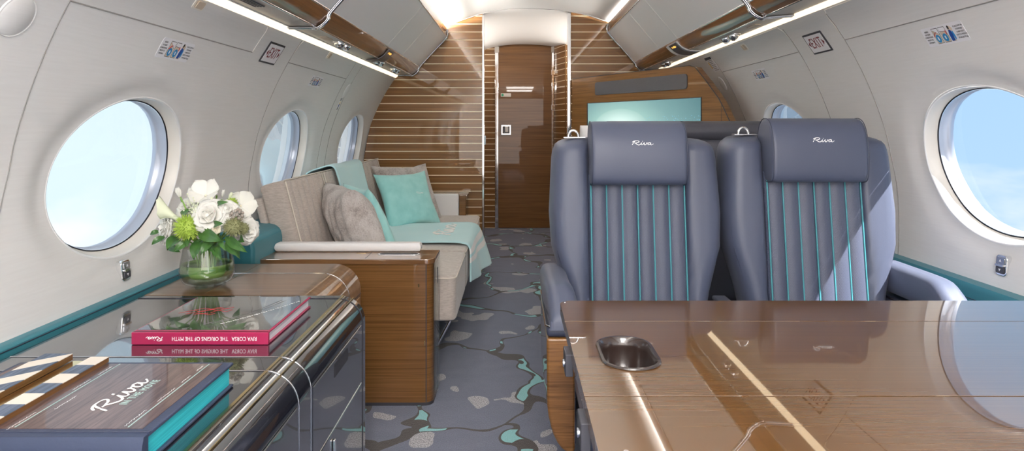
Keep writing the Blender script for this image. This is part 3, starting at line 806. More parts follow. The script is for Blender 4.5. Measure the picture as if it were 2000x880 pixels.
def hatch_placard(side, px, py, w, h, label, swap=False):
    o, al, up, en = on_wall(side, px, py)
    r = prism('safety_placard', rrect(w, h, .006), o, al, up, en, -.001, .001, 'sticker')
    tag(r, label, 'placard', 'hatch opening placards above the windows')
    q = o+en*.001; fs = h*.115; L = en*.0002
    lines(r, 'left_lettering', q-al*(w*.385), al, up, en, ['ASSESS', 'OUTSIDE', 'CONDITIONS', 'PRIOR TO', 'OPENING'], 'print_black', fs)
    lines(r, 'right_lettering', q+al*(w*.385), al, up, en, ['PLACE EXIT IN', 'FORWARD', 'CABIN SEAT', 'HATCH WEIGHS', '59 LB (26.75 kg)'], 'print_black', fs)
    for dx, top in ((-.17, True), (.005, False)):
        c = q+al*(w*dx); pw, ph = w*.15, h*.80
        b = prism('picture_panel', rrect(pw, ph, .001, 2), c, al, up, en, 0, .0004, 'print_black', r)
        prism('picture_ground', [(-pw*.46, -ph*.47), (pw*.46, -ph*.47), (pw*.46, ph*(.05 if top else .18)), (-pw*.46, ph*(.40 if top else .22))], c, al, up, en, .0004, .0007, 'tan', b)
        prism('picture_sky', [(-pw*.46, ph*(.43 if top else .25)), (pw*.46, ph*(.08 if top else .21)), (pw*.46, ph*.47), (-pw*.46, ph*.47)], c, al, up, en, .0004, .0007, 'sticker', b)
        d = c-up*(ph*.18)
        prism('picture_window', [(pw*.38*math.cos(t*PI/12), ph*.26*math.sin(t*PI/12)) for t in range(24)], d, al, up, en, .0007, .001, 'blue_print', b)
        prism('picture_handle', rrect(pw*.18, ph*.22, pw*.06, 3), d, al, up, en, .001, .0013, 'sticker', b)
        tube('picture_arrow', catmull([d+al*(pw*(-.44 if top else .40))+up*ph*.16+L*5, d+al*(pw*(-.2 if top else .46))+up*ph*.34+L*5, d+al*(pw*(.12 if top else .36))+up*ph*.42+L*5], 5), pw*.045, 'print_red', b, 5)
    c = q+al*(w*.175); pw, ph = w*.13, h*.9
    b = prism('figure_panel', [(-pw*.5, -ph*.45), (pw*.2, -ph*.45), (pw*.5, ph*.3), (pw*.1, ph*.42), (-pw*.3, ph*.3)], c, al, up, en, 0, .0004, 'tan', r)
    prism('figure_body', [(-pw*.48, -ph*.42), (pw*.02, -ph*.42), (pw*.18, -ph*.05), (pw*.12, ph*.18), (-pw*.22, ph*.20), (-pw*.46, -ph*.05)], c, al, up, en, .0004, .0008, 'deep_blue', b)
    prism('figure_head', [(pw*.15*math.cos(t*PI/6), ph*.11*math.sin(t*PI/6)) for t in range(12)], c+al*(-pw*.08)+up*(ph*.34), al, up, en, .0004, .0009, 'print_black', b)
    prism('figure_hatch', [(pw*.14*math.cos(t*PI/8), ph*.26*math.sin(t*PI/8)) for t in range(16)], c+al*(pw*.30)-up*(ph*.12), al, up, en, .0004, .0007, 'blue_print', b)
hatch_placard(-1, 343, 98, .170, .060, 'white hatch placard on the left wall above the window behind the flowers')
hatch_placard(1, 1845, 67, .170, .060, 'white hatch placard on the right wall above the nearest window')
hatch_placard(-1, 617, 159, .170, .055, 'small distant hatch placard on the left wall above the window by the sofa')
hatch_placard(1, 1485, 145, .170, .055, 'small distant hatch placard on the right wall above the window behind the seats')
o, al, up, en = on_wall(1, 1392, 125); o = o+en*.002
r = prism('notice_sticker', rrect(.115, .10, .003), o, al, up, en, -.001, .001, 'sticker'); tag(r, 'white notice sticker with grey header beside the television cabinet', 'sticker')
prism('header', rrect(.113, .016, .002), o+up*.041, al, up, en, .001, .0013, 'grille', r)
prism('warning_mark', rrect(.014, .045, .002), o-al*.042-up*.004, al, up, en, .001, .0013, 'yellow', r)
mb = MB()
for i in range(7): mb.add(*prism_vf([(-.028, -.0015), (.045-.01*(i % 3), -.0015), (.045-.01*(i % 3), .0015), (-.028, .0015)], o+up*(.026-.011*i), al, up, en, .001, .0013))
mb.build('text_lines', 'seam', r)
o, al, up, en = on_wall(-1, 666, 194); r = prism('notice_sticker', rrect(.05, .022, .002), o, al, up, en, -.001, .001, 'sticker'); tag(r, 'tiny white text sticker on the left wall between the far windows', 'sticker')
mb = MB()
for i in range(3): mb.add(*prism_vf([(-.02, -.0015), (.02, -.0015), (.02, .0015), (-.02, .0015)], o+up*(.006-.006*i), al, up, en, .001, .0013))
mb.build('text_lines', 'print_black', r)
o, al, up, en = on_wall(-1, 661, 206); r = prism('pictogram_sticker', rrect(.036, .06, .002), o, al, up, en, -.001, .001, 'sticker'); tag(r, 'tiny picture sticker in blue and yellow below the text sticker', 'sticker')
prism('picture_body', [(-.007, -.008), (.007, -.008), (.008, .010), (-.006, .010)], o, al, up, en, .001, .0014, 'deep_blue', r)
prism('picture_legs', [(-.012, -.026), (-.006, -.026), (0, -.012), (.006, -.026), (.012, -.026), (.004, -.008), (-.004, -.008)], o, al, up, en, .001, .0014, 'print_black', r)
prism('picture_tank', [(-.004, .010), (.010, .010), (.006, .026), (.001, .026)], o, al, up, en, .001, .0014, 'yellow', r)
# round access covers, recessed finger latches, window shade switches
def round_cover(side, px, py, rad, label):
    o, al, up, en = on_wall(side, px, py)
    r = lathe('round_cover', [(0, .004), (rad*.9, .004), (rad, .001), (rad, -.003)], o, 'wall', None, 36, en); tag(r, label, 'access cover', 'round covers on the walls')
    lathe('cover_rim', [(rad*1.0, .0005), (rad*1.03, .003), (rad*1.07, .0005)], o, 'wall', r, 36, en)
round_cover(-1, 31, 31, .042, 'round white cover high on the left wall nearest the camera')
round_cover(-1, 677, 177, .042, 'round white cover on the left wall over the tiny stickers')
round_cover(1, 1411, 163, .042, 'round white cover on the right wall by the television cabinet')
def finger_latch(side, px, py, w, h, label, m='tan'):
    o, al, up, en = on_wall(side, px, py)
    r = prism('finger_latch', rrect(w, h, h*.3), o, al, up, en, -.002, .0025, 'cream', None, .001); tag(r, label, 'latch', 'latches in the upper wall panels')
    prism('recess', rrect(w*.8, h*.68, h*.22), o, al, up, en, .0025, .0032, m, r)
    prism('thumb_bar', rrect(w*.34, h*.66, h*.1), o-al*w*.14, al, up, en, .003, .006, m, r, .001)
finger_latch(-1, 389, 9, .062, .034, 'cream recessed latch on the left wall panel above the hatch placard', 'tan')
finger_latch(-1, 643, 108, .058, .040, 'small tan latch on the left wall panel near the sofa', 'tan')
finger_latch(1, 1454, 92, .062, .040, 'small tan latch on the right wall panel above the far placard', 'tan')
def shade_switch(side, px, py, label):
    o, al, up, en = on_wall(side, px, py)
    r = prism('shade_switch', rrect(.042, .058, .012), o, al, up, en, -.012, .006, 'chrome', None, .003, 3); tag(r, label, 'switch', 'window shade switches')
    for sgn in (1, -1):
        b = prism('rocker', rrect(.030, .020, .005), o+up*(.0125*sgn), al, up, en, .006, .009, 'steel' if sgn > 0 else 'dark_panel', r, .002, 2)
        prism('arrow_mark', [(-.004, -.003*sgn), (.004, -.003*sgn), (0, .004*sgn)][::sgn], o+up*(.0125*sgn), al, up, en, .009, .0094, 'sticker', b)
    prism('centre_bar', rrect(.030, .006, .002), o, al, up, en, .006, .012, 'chrome', r)
shade_switch(-1, 243, 527, 'chrome window shade switch on the left wall under the window')
shade_switch(1, 1959, 518, 'chrome window shade switch on the right wall under the window')
# ---------------------------------------------------------------- left credenzas
X3, Y3, Z3 = Vector((1, 0, 0)), Vector((0, 1, 0)), Vector((0, 0, 1))
CT = .575
def credenza_profile(xr, r, top, back=-1.045):
    arc = [(xr-r+r*math.sin(a), top-r+r*math.cos(a)) for a in [PI/2*k/12 for k in range(13)]]
    return [(back, .06), (back, top)]+arc+[(xr, .06)]
def over_line(xr, r, top, y, lift=.0006, x0=-1.04, zb=.07):
    return [Vector((x0, y, top+lift))]+[Vector((xr-r+(r+lift)*math.sin(a), y, top-r+(r+lift)*math.cos(a))) for a in [PI/2*k/12 for k in range(13)]]+[Vector((xr+lift, y, zb))]
cr = thing('credenza', (-.73, .6, 0), 'near dark lacquered credenza with gold inlay lines and two books on it', 'credenza')
body = extrude_y('body', credenza_profile(-.42, .068, CT), -.6, 1.857, 'lacquer', cr, True)
box('toe_kick', -1.03, -.47, -.6, 1.84, 0, .06, 'navy_dark', cr)
for y in (1.825, 1.362, 1.285, .35): tube('panel_joint', over_line(-.42, .068, CT, y), .0014, 'steel' if y < 1.8 else 'rubber', body, 6)
for x, z, w in ((-.482, CT, .0030), (-.4535, CT-.0065, .0012)): box('gold_inlay', x-w, x+w, -.6, 1.857, z-.004, z+.0012 if w > .002 else z+.0015, 'brass', body)
for y0, y1 in ((1.372, 1.80), (.36, 1.275)):
    d = box('drawer_front', -.422, -.4185, y0, y1, .352, .507, 'lacquer', cr, .001, 1)
    tube('chrome_line', [(-.418, y0, .352), (-.418, y1, .352)], .0013, 'chrome', d, 6)
    tube('chrome_line', [(-.418, y0, .508), (-.418, y1, .508)], .0012, 'chrome', d, 6)
    yc = lerp(y0, y1, .52)
    frame_box('pull_recess', Vector((-.4184, yc, .482)), Y3, Z3, X3, .12, .030, .0012, 'rubber', d, .006)
    e = box('door', -.422, -.4185, y0, y1, .085, .348, 'lacquer', cr, .001, 1)
    frame_box('chrome_pull', Vector((-.4184, lerp(y0, y1, .35), .305)), Y3, Z3, X3, .012, .05, .006, 'chrome', e, .002)
tube('end_trim', [(-.424, 1.852, .08), (-.424, 1.852, .34)], .003, 'chrome', body, 6)

tk = thing('sideboard', (-.79, 2.07, 0), 'glossy teak sideboard under the flower vase, beyond the dark credenza', 'sideboard')
tb_ = extrude_y('body', credenza_profile(-.533, .088, CT), 1.863, 2.288, 'teak_top', tk, True)
tube('chrome_joint', over_line(-.533, .088, CT, 2.137), .0016, 'chrome', tb_, 6)
tube('lower_joint', [(-.5325, 1.863, .475), (-.5325, 2.288, .475)], .0013, 'rubber', tb_, 6)
tube('upper_joint', [(-.88, 1.863, CT+.0003), (-.88, 2.288, CT+.0003)], .0008, 'teak_end', tb_, 6)
box('door', -.535, -.5305, 1.90, 2.27, .09, .465, 'teak', tk, .001, 1)
box('toe_kick', -1.03, -.57, 1.87, 2.28, 0, .06, 'navy_dark', tk)

# ---------------------------------------------------------------- the two books
# large film book with a clapperboard on its cover
bx0, bx1, by0, by1, bz0, bz1 = -.905, -.514, .915, 1.209, CT+.0005, .6195
bk = thing('film_book', ((bx0+bx1)/2, (by0+by1)/2, bz0), 'thick film book with wooden clapperboard cover and cyan page edges', 'book')
box('page_block', bx0+.012, bx1-.006, by0+.012, by1-.006, bz0+.005, bz1-.005, 'cyanpaper', bk)
box('back_cover', bx0, bx1, by0, by1, bz0, bz0+.005, 'bookcloth', bk, .002)
cv = box('front_cover', bx0, bx1, by0, by1, bz1-.006, bz1, 'bookcloth', bk, .0025)
sp = extrude_y('spine', [(bx0, 0), (bx1, 0), (bx1, 1), (bx0, 1)], 0, 1, 'bookcloth', None) if False else None
spv = [(0, .0), (-.004, .012), (-.0055, .022), (-.004, .033), (0, bz1-bz0)]
pts = [(y, z) for y, z in spv]
v = [(x, by0+y+.0005, bz0+z) for x in (bx0, bx1) for y, z in pts]+[(x, by0+.012, bz0+z) for x in (bx0, bx1) for z in (0, bz1-bz0)]
f = [(i, i+1, i+6, i+5) for i in range(4)]+[(10, 0, 1, 2, 3, 4, 11), (12, 13, 9, 8, 7, 6, 5)[::1], (10, 11, 13, 12)]
mk('spine', v, f, 'bookcloth', bk)
tube('hinge_groove', [(bx0, by0+.017, bz1+.0002), (bx1, by0+.017, bz1+.0002)], .0014, 'navy_dark', cv, 6)
inl = box('wood_inlay', bx0+.010, bx1-.016, by0+.026, by1-.010, bz1-.001, bz1+.0006, 'cover_wood', cv)
zt = bz1+.0007
def rule(x): box('mint_rule', x-.0009, x+.0009, by0+.030, by1-.012, zt-.0003, zt+.0003, 'print_mint', inl)
rule(-.715); rule(-.553)
signature('logo', Vector((-.632, 1.062, zt)), (0, 1, 0), (-1, 0, 0), .125, 'print_white', inl, r=.062)
MB().add(*text_vf('IN THE MOVIE', .018, Vector((-.606, 1.072, zt)), Y3, -X3, Z3, .0002, 'CENTER', .0002, 1.1, .8)).build('subtitle', 'print_mint', inl)
for (x, y, w, ln) in ((-.721, .965, .058, 'scrawl'), (-.700, 1.03, .05, 's'), (-.722, 1.10, .045, 's'), (-.722, 1.165, .04, 's'), (-.560, .975, .055, 's'), (-.559, 1.06, .055, 's'), (-.560, 1.125, .03, 's'), (-.560, 1.175, .025, 's')):
    pts = [Vector((x-(.0009+.0008*math.sin(k*.9+y*50))*math.sin(k*2.3), y-w/2+w*k/24+.0012*math.cos(k*1.9), zt)) for k in range(25)]
    tube('signature_line', catmull(pts, 3),   .00032, 'print_white', inl, 5, flat=(0, 0, 1))
# clapper sticks
def clap_stick(x0, x1, z0, z1, slant, tiltz, ph):
    st = thing('stick', ((x0+x1)/2, by0, z0), None, None); st.parent = bk; st.location = Vector(((x0+x1)/2, by0, z0))-bk.location
    dz = lambda y: tiltz*(y-by0)/(by1-by0)
    v = [(x, y, z+dz(y)) for z in (z0, z1-.0012) for x, y in ((x0, by0+.004), (x1, by0+.004), (x1, by1-.001), (x0, by1-.001))]
    mk('stick_wood', v, [(0, 3, 2, 1), (4, 5, 6, 7), (0, 1, 5, 4), (1, 2, 6, 5), (2, 3, 7, 6), (3, 0, 4, 7)], 'teak_end', st)
    n_ = 7; L = (by1-by0-.005); sw = L/n_
    for i in range(-1, n_+1):
        q = [(x0, by0+.004+sw*i), (x1, by0+.004+sw*i+slant), (x1, by0+.004+sw*(i+1)+slant), (x0, by0+.004+sw*(i+1))]
        q = [(x, clamp(y, by0+.004, by1-.001)) for x, y in q]
        if abs(q[2][1]-q[1][1])+abs(q[3][1]-q[0][1]) < 1e-4: continue
        vv = [(x, y, z+dz(y)) for z in (z1-.0012, z1) for x, y in q]
        mk('painted_band', vv, BOXF, 'slate' if (i+ph) % 2 else 'bone', st)
clap_stick(-.775, -.742, bz1+.0006, bz1+.010, 0.0, 0, 0)
clap_stick(-.858, -.808, bz1+.0006, bz1+.012, .045, .004, 1)
box('hinge_plate', -.806, -.777, by0+.01, by1-.002, bz1+.0006, bz1+.0030, 'brass', bk)

# red book, its spine towards the camera and its title upside down
rx0, rx1, ry0, ry1, rz0, rz1 = -.834, -.536, 1.440, 1.737, CT+.0005, .6025
rb = thing('red_book', ((rx0+rx1)/2, (ry0+ry1)/2, rz0), 'crimson hardback book with a glossy photographic cover and upside-down spine title', 'book')
box('page_block', rx0+.006, rx1-.005, ry0+.006, ry1-.005, rz0+.0035, rz1-.0035, 'paper', rb)
box('back_cover', rx0, rx1, ry0, ry1, rz0, rz0+.0035, 'magenta', rb, .001, 2)
fc = box('front_cover', rx0, rx1, ry0, ry1, rz1-.0035, rz1, 'magenta', rb, .001, 2)
rs = box('spine', rx0, rx1, ry0-.003, ry0+.006, rz0, rz1, 'magenta', rb, .0015, 2)
g = box('cover_photograph', rx0+.004, rx1-.004, ry0+.014, ry1-.003, rz1-.0005, rz1+.0007, 'gloss_cover', fc)
zt = rz1+.0008
for k, (x, y, a, l) in enumerate([(-.77, 1.60, .5, .07), (-.75, 1.62, .35, .06), (-.735, 1.61, .6, .06), (-.76, 1.58, .2, .05), (-.72, 1.625, .45, .05), (-.74, 1.575, .3, .045), (-.71, 1.60, .7, .04)]):
    tube('red_stroke', catmull([(x-l/2, y-l/2*a, zt), (x-.01, y+.006, zt), (x+.012, y-.004, zt), (x+l/2, y+l/2*a, zt)], 4), .0011, 'print_red', g, 5, flat=(0, 0, 1))
mb = MB()
for k in range(34):
    t = k/33; x, y = lerp(-.665, -.552, t), 1.50+.19*t-.05*t*(1-t)
    w = .0016+.0012*(k % 3 == 0)
    mb.add(*prism_vf([(-w, -w*.6), (w, -w*.6), (w, w*.6), (-w, w*.6)], Vector((x, y, zt)), X3, Y3, Z3, 0, .0003))
mb.build('white_dotted_line', 'print_white', g)
for off in (0, .012): tube('chrome_rail_picture', catmull([(-.70+off, 1.50, zt), (-.66+off, 1.545, zt), (-.625+off, 1.62, zt), (-.60+off, 1.70, zt)], 6), .0013, 'steel', g, 5, flat=(0, 0, 1))
q = Vector((0, ry0-.003, (rz0+rz1)/2))
for s_, x, w in (('RIVA CORSA', -.588, 1), ('THE ORIGINS OF THE MYTH', -.6845, 1)):
    MB().add(*text_vf(s_, .0125, q+X3*x, -X3, -Z3, -Y3, .0002, 'CENTER', .0002, 1.02, .76)).build('spine_title', 'print_white', rs)
signature('spine_logo', q+X3*-.784, (-1, 0, 0), (0, 0, -1), .036, 'print_white', rs, r=.085)

# ---------------------------------------------------------------- vase of flowers
VX, VY = -.919, 1.975
vs = thing('glass_vase', (VX, VY, CT), 'clear glass vase wrapped inside with a green leaf on the teak sideboard', 'vase')
vp = [(.0, .010), (.045, .010), (.064, .018), (.0735, .036), (.0745, .050), (.071, .075), (.066, .100), (.063, .118), (.0655, .120), (.0685, .100), (.0735, .075), (.077, .050), (.076, .034), (.067, .015), (.047, .004), (.0, .004)]
lathe('vase_wall', vp, (VX, VY, CT), 'glass', vs, 48)
for a in range(3):
    an = a*2*PI/3+.5; lathe('vase_foot', [(0, 0), (.017, 0), (.018, .004), (.015, .007), (0, .007)], (VX+.035*math.cos(an), VY+.035*math.sin(an), CT+.0004), 'glass', vs, 20)
wr = [(.0705, .034), (.0725, .044), (.0725, .052), (.070, .068)]
lathe_o = mk('leaf_wrap', *(lambda vf: (vf[0], [q_ for q_ in vf[1] if len(q_) == 4]))(lathe_vf(wr, (VX, VY, CT), 48)), 'leafwrap', vs, solid=.0012)
lathe('water', [(0, .012), (.044, .012), (.062, .020), (.070, .034), (.0705, .048), (.069, .062), (0, .062)], (VX, VY, CT), 'water', vs, 40)

def petal_vf(o, out, up, L, W, cup, curl, n_=6, tip=.35, wav=0):
    n_ = 11
    """a curved petal that starts at o, grows along up and opens towards out"""
    out, up = Vector(out).normalized(), Vector(up).normalized(); sd = up.cross(out).normalized(); out = sd.cross(up).normalized()
    V = []
    for j in range(n_+1):
        v = j/n_
        w = W*(.30+.70*min(1, v/(.45+tip*.3))**.7)*math.sqrt(max(.012, 1-max(0, (v-.62)/.38)**2.4))
        bend = curl*v*v
        p = Vector(o)+up*(L*v*math.cos(bend*.7))+out*(L*(.10*v+.55*v*math.sin(bend)))
        for i in range(7):
            u = -1+2*i/6
            V.append(p+sd*(u*w/2)-out*(cup*(u*u)*w*(1-.3*v))+up*(-.10*u*u*L*v)+out*(wav*math.sin(u*5+v*4)*v))
    return V, [(j*7+i, j*7+i+1, (j+1)*7+i+1, (j+1)*7+i) for j in range(n_) for i in range(6)]
def frame_of(d):
    d = Vector(d).normalized(); a = d.cross(Z3) if abs(d.z) < .95 else d.cross(X3); a.normalize(); return d, a, d.cross(a).normalized()
def flower(name, c, d, label, cat='flower', group='flowers in the glass vase'):
    return thing(name, c, label, cat, group)
def stem_of(root, c, d):
    c = Vector(c); b = Vector((VX+(c.x-VX)*.18, VY+(c.y-VY)*.18, CT+.03))
    mid = Vector((VX+(c.x-VX)*.35, VY+(c.y-VY)*.35, CT+.125))
    tube('stem', catmull([c-Vector(d).normalized()*.008, lerp(c, mid, .6)+Vector((0, 0, .004)), mid, b], 5), .0024, 'stem', root, 6)
def leaf(root, base, tip, width, droop=.015, face=(0, -1, .3)):
    base, tip = Vector(base), Vector(tip); d = tip-base; L = d.length; d.normalize(); nn = Vector(face); nn = (nn-d*nn.dot(d)).normalized(); sd = d.cross(nn)
    V = []
    for j in range(11):
        t = j/10; w = width*max(.02, math.sin(PI*t**.85)**.8)
        p = base+d*(L*t)+nn*(droop*math.sin(PI*t))
        for i in range(7):
            u = -1+2*i/6; V.append(p+sd*(u*w/2)+nn*(-.18*width*(1-abs(u))**1.3+.03*width*math.sin(t*9+u)))
    mk('leaf', V, [(j*7+i, j*7+i+1, (j+1)*7+i+1, (j+1)*7+i) for j in range(10) for i in range(6)], 'leaf', root, ang=80, fix=False)
def rose(c, d, R, label, m='petal', layers=5, name='white_rose', spread=1.0):
    c = Vector(c); d, a, b = frame_of(d); root = flower(name, c-d*R*.6, d, label)
    mb = MB(); rnd = random.Random(int(R*1e5)+int(c.x*1e4))
    for k in range(layers):
        n_ = 3+k
        rad = R*(.02+.13*k)
        for i in range(n_):
            an = 2*PI*i/n_+k*.9+rnd.uniform(-.15, .15)
            o_ = (a*math.cos(an)+b*math.sin(an))
            opening = .02+.33*k*spread
            up = (d*math.cos(opening*.55)+o_*math.sin(opening*.55)).normalized()
            L = R*(1.05-.02*k+rnd.uniform(-.05, .05)); W = R*(.80+.24*k)
            v, f = petal_vf(c-d*(R*.62)+o_*rad*.45, o_, up, L, W, .30-.02*k, .15+.28*k*spread, 6, .1, R*.02*k)
            mb.add(v, f)
    o = mb.build('bloom', m, root, ang=80, fix=False, solid=.0008)
    v, f = lathe_vf([(0, -.06*R), (R*.22, 0), (R*.26, R*.3), (R*.16, R*.72), (0, R*.80)], c-d*R*.62, 14, d)
    mk('heart', v, f, m, root, ang=80)
    stem_of(root, c-d*R*.6, d)
    return root
def pompon(c, R, label, m, name, n_=420, spike=.22, core=.80):
    c = Vector(c); root = flower(name, c, Z3, label); mb = MB(); rnd = random.Random(int(R*1e5))
    mb.add(*lathe_vf([(R*core*math.sin(PI*t/10), -R*core*math.cos(PI*t/10)) for t in range(11)], c, 16))
    for i in range(n_):
        z = 1-2*(i+.5)/n_; r = math.sqrt(1-z*z); an = i*2.39996
        d = Vector((r*math.cos(an), r*math.sin(an), z)); d, a, b = frame_of(d+Vector([rnd.uniform(-.2, .2) for _ in range(3)]))
        p = c+d*R*core*.92; w = R*.055; L = R*(1.0-core+spike*rnd.uniform(.3, 1.1))
        mb.add([p+a*w, p-a*w*.5+b*w*.87, p-a*w*.5-b*w*.87, p+d*L], [(0, 1, 3), (1, 2, 3), (2, 0, 3)])
    mb.build('head', m, root, ang=20, fix=False); stem_of(root, c, Z3); return root
def bud(c, d, L, R, label, m='petal_green', name='flower_bud'):
    c = Vector(c); d, a, b = frame_of(d); root = flower(name, c, d, label)
    mb = MB()
    for i in range(5):
        an = 2*PI*i/5; o_ = a*math.cos(an)+b*math.sin(an)
        mb.add(*petal_vf(c+o_*R*.25, o_, (d*1.0+o_*.05), L, R*1.5, .34, -.12, 5, .6))
    mb.build('petals', m, root, ang=80, fix=False, solid=.0006); stem_of(root, c, d); return root
def big_petals(c, d, R, n_, label, name, m='petal', curl=.7, W=.9):
    c = Vector(c); d, a, b = frame_of(d); root = flower(name, c, d, label); mb = MB()
    for i in range(n_):
        an = 2*PI*i/n_+.4; o_ = a*math.cos(an)+b*math.sin(an)
        mb.add(*petal_vf(c+o_*R*.05, d, (o_+d*.35).normalized(), R, R*W, .10, curl*.5, 6, .15, R*.04))
    mb.build('petals', m, root, ang=80, fix=False, solid=.0008)
    lathe('centre', [(0, 0), (R*.06, .001), (R*.05, R*.08), (0, R*.1)], c, 'petal_cream', root, 12, d); stem_of(root, c, d); return root
def fp(px, py, Y): return at(px, py, Y)
r1 = rose(fp(406, 420, 1.845), (.05, -1, .35), .047, 'largest open white rose at the front centre of the bouquet')
r2 = rose(fp(324, 444, 1.90), (-.75, -.75, .15), .044, 'big white rose at the far left of the bouquet', layers=5, spread=.5)
r3 = rose(fp(442, 408, 1.87), (.25, -.85, .5), .030, 'smaller white rose right behind the largest rose')
r4 = rose(fp(486, 450, 1.93), (.85, -.6, .05), .040, 'white rose low on the right side of the bouquet', spread=1.1)
r5 = rose(fp(421, 448, 1.835), (.1, -1, .1), .0135, 'tiny cream spray rose below the largest rose', 'petal_cream', 4)
r6 = rose(fp(365, 402, 1.90), (-.25, -.7, .6), .036, 'half hidden white rose between the lily and the top orchid', spread=.8)
r7 = rose(fp(318, 472, 1.90), (-.5, -.7, -.5), .018, 'small white rose under the far left rose')
big_petals(fp(402, 382, 1.92), (.05, -.75, .65), .052, 5, 'broad white orchid at the top of the bouquet', 'white_orchid', W=.95)
big_petals(fp(470, 402, 1.96), (.55, -.75, .3), .050, 5, 'broad white orchid at the upper right of the bouquet', 'white_orchid', W=.95)
# calla lily, a rolled funnel opening to the upper left
c = fp(348, 428, 1.88); tipp = fp(306, 401, 1.87); d = (tipp-c).normalized(); dd, a, b = frame_of(d)
cl = flower('calla_lily', c, d, 'pale green and white lily funnel pointing to the upper left')
V = []
for j in range(9):
    t = j/8; r_ = .005+.020*t**1.8
    for i in range(17):
        an = -PI*1.08+2*PI*1.08*i/16
        ext = t*.060*(1+.34*math.cos(an)*t)+.003*t*t*math.sin(an*5)
        V.append(c+dd*ext+(a*math.sin(an)+b*(-math.cos(an)))*r_*(1+.05*i/16))
mk('funnel', V, [(j*17+i, j*17+i+1, (j+1)*17+i+1, (j+1)*17+i) for j in range(8) for i in range(16)], 'petal_green', cl, ang=80, fix=False, solid=.0008)
tube('spadix', [c+dd*.02, c+dd*.055], .003, 'yellow', cl, 8); stem_of(cl, c, d)
p1 = pompon(fp(366, 444, 1.85), .036, 'lime green spiky pompon left of the largest rose', 'lime', 'green_pompon')
p2 = pompon(fp(452, 397, 1.93), .019, 'small lime green tuft behind the smaller rose', 'lime', 'green_pompon', 220)
p3 = pompon(fp(456, 443, 1.86), .027, 'olive brown spiky seed head right of the cream spray rose', 'olive', 'seed_head', 320, .26)
p4 = pompon(fp(474, 446, 1.89), .019, 'small olive seed head beside the low right rose', 'olive', 'seed_head', 220, .2)
bs = flower('berry_sprig', fp(462, 420, 1.875), Z3, 'cluster of grey brown berries above the olive seed head')
for i in range(26):
    z = 1-2*(i+.5)/26; r_ = math.sqrt(1-z*z); an = i*2.39996
    lathe('berry', [(.0048*math.sin(PI*t/8), -.0048*math.cos(PI*t/8)) for t in range(9)], fp(462, 420, 1.875)+Vector((r_*math.cos(an), r_*math.sin(an), z))*Vector((.017, .014, .014)).x, 'berry', bs, 10)
stem_of(bs, fp(462, 420, 1.875), Z3)
bud(fp(352, 384, 1.90), (-.15, -.3, .9), .030, .011, 'white tulip shaped bud standing at the upper left of the bouquet', 'petal')
tube('stem', catmull([fp(352, 384, 1.90), fp(360, 400, 1.87), fp(366, 416, 1.87)], 5), .0022, 'stem', bpy.data.objects['flower_bud'], 6)
bud(fp(374, 382, 1.93), (0, -.2, 1), .026, .012, 'plump white bud left of the top orchid', 'petal')
bud(fp(424, 376, 1.95), (.15, -.1, 1), .022, .007, 'thin white bud at the very top of the bouquet', 'petal')
bud(fp(434, 384, 1.94), (.25, -.1, 1), .022, .006, 'white bud just right of the topmost bud', 'petal')
bud(fp(447, 388, 1.93), (.5, -.2, .9), .022, .006, 'pale green bud leaning right near the upper right orchid', 'petal_green')
bud(fp(416, 394, 1.88), (-.1, -.4, .9), .016, .006, 'small green bud in front of the top orchid', 'petal_green')
# foliage: each leaf belongs to the stem it grows on
for root, b_, t_, w in ((r1, (388, 452, 1.86), (433, 470, 1.80), .036), (r1, (393, 466, 1.87), (378, 506, 1.82), .034), (r1, (418, 440, 1.84), (436, 436, 1.815), .020),
                        (r2, (352, 460, 1.89), (326, 487, 1.84), .036), (r2, (322, 462, 1.88), (296, 478, 1.86), .018), (r2, (312, 452, 1.90), (293, 458, 1.89), .014),
                        (p1, (372, 470, 1.88), (340, 490, 1.86), .024), (p1, (376, 462, 1.87), (366, 482, 1.83), .020), (r5, (418, 468, 1.86), (392, 497, 1.82), .026), (r5, (420, 474, 1.87), (433, 508, 1.83), .026),
                        (p3, (440, 462, 1.87), (482, 492, 1.84), .026), (p3, (442, 470, 1.88), (466, 500, 1.85), .026), (p3, (428, 458, 1.85), (441, 490, 1.80), .016), (r4, (470, 466, 1.90), (477, 472, 1.86), .026),
                        (r4, (462, 476, 1.92), (468, 505, 1.88), .022), (r3, (424, 400, 1.87), (446, 394, 1.85), .014), (r6, (356, 424, 1.88), (372, 408, 1.85), .018), (r1, (402, 470, 1.88), (420, 492, 1.84), .026), (r7, (330, 478, 1.90), (352, 492, 1.87), .022)):
    leaf(root, fp(*b_), fp(*t_), w, .012)
# lacy filler sprig
fs = flower('filler_sprig', fp(385, 412, 1.87), Z3, 'lacy pale green filler sprig between the lily and the largest rose')
mb = MB(); rnd = random.Random(5)
for i in range(60):
    p = fp(rnd.gauss(380, 11), rnd.gauss(410, 10), 1.862+rnd.uniform(-.012, .012))
    mb.add(*lathe_vf([(.0026*math.sin(PI*t/4), -.0026*math.cos(PI*t/4)) for t in range(5)], p, 7)); mb.add(*tube_vf([p, lerp(p, fp(384, 425, 1.88), .5)], .0006, 4))
mb.build('florets', 'petal_green', fs, ang=30); stem_of(fs, fp(385, 412, 1.87), Z3)
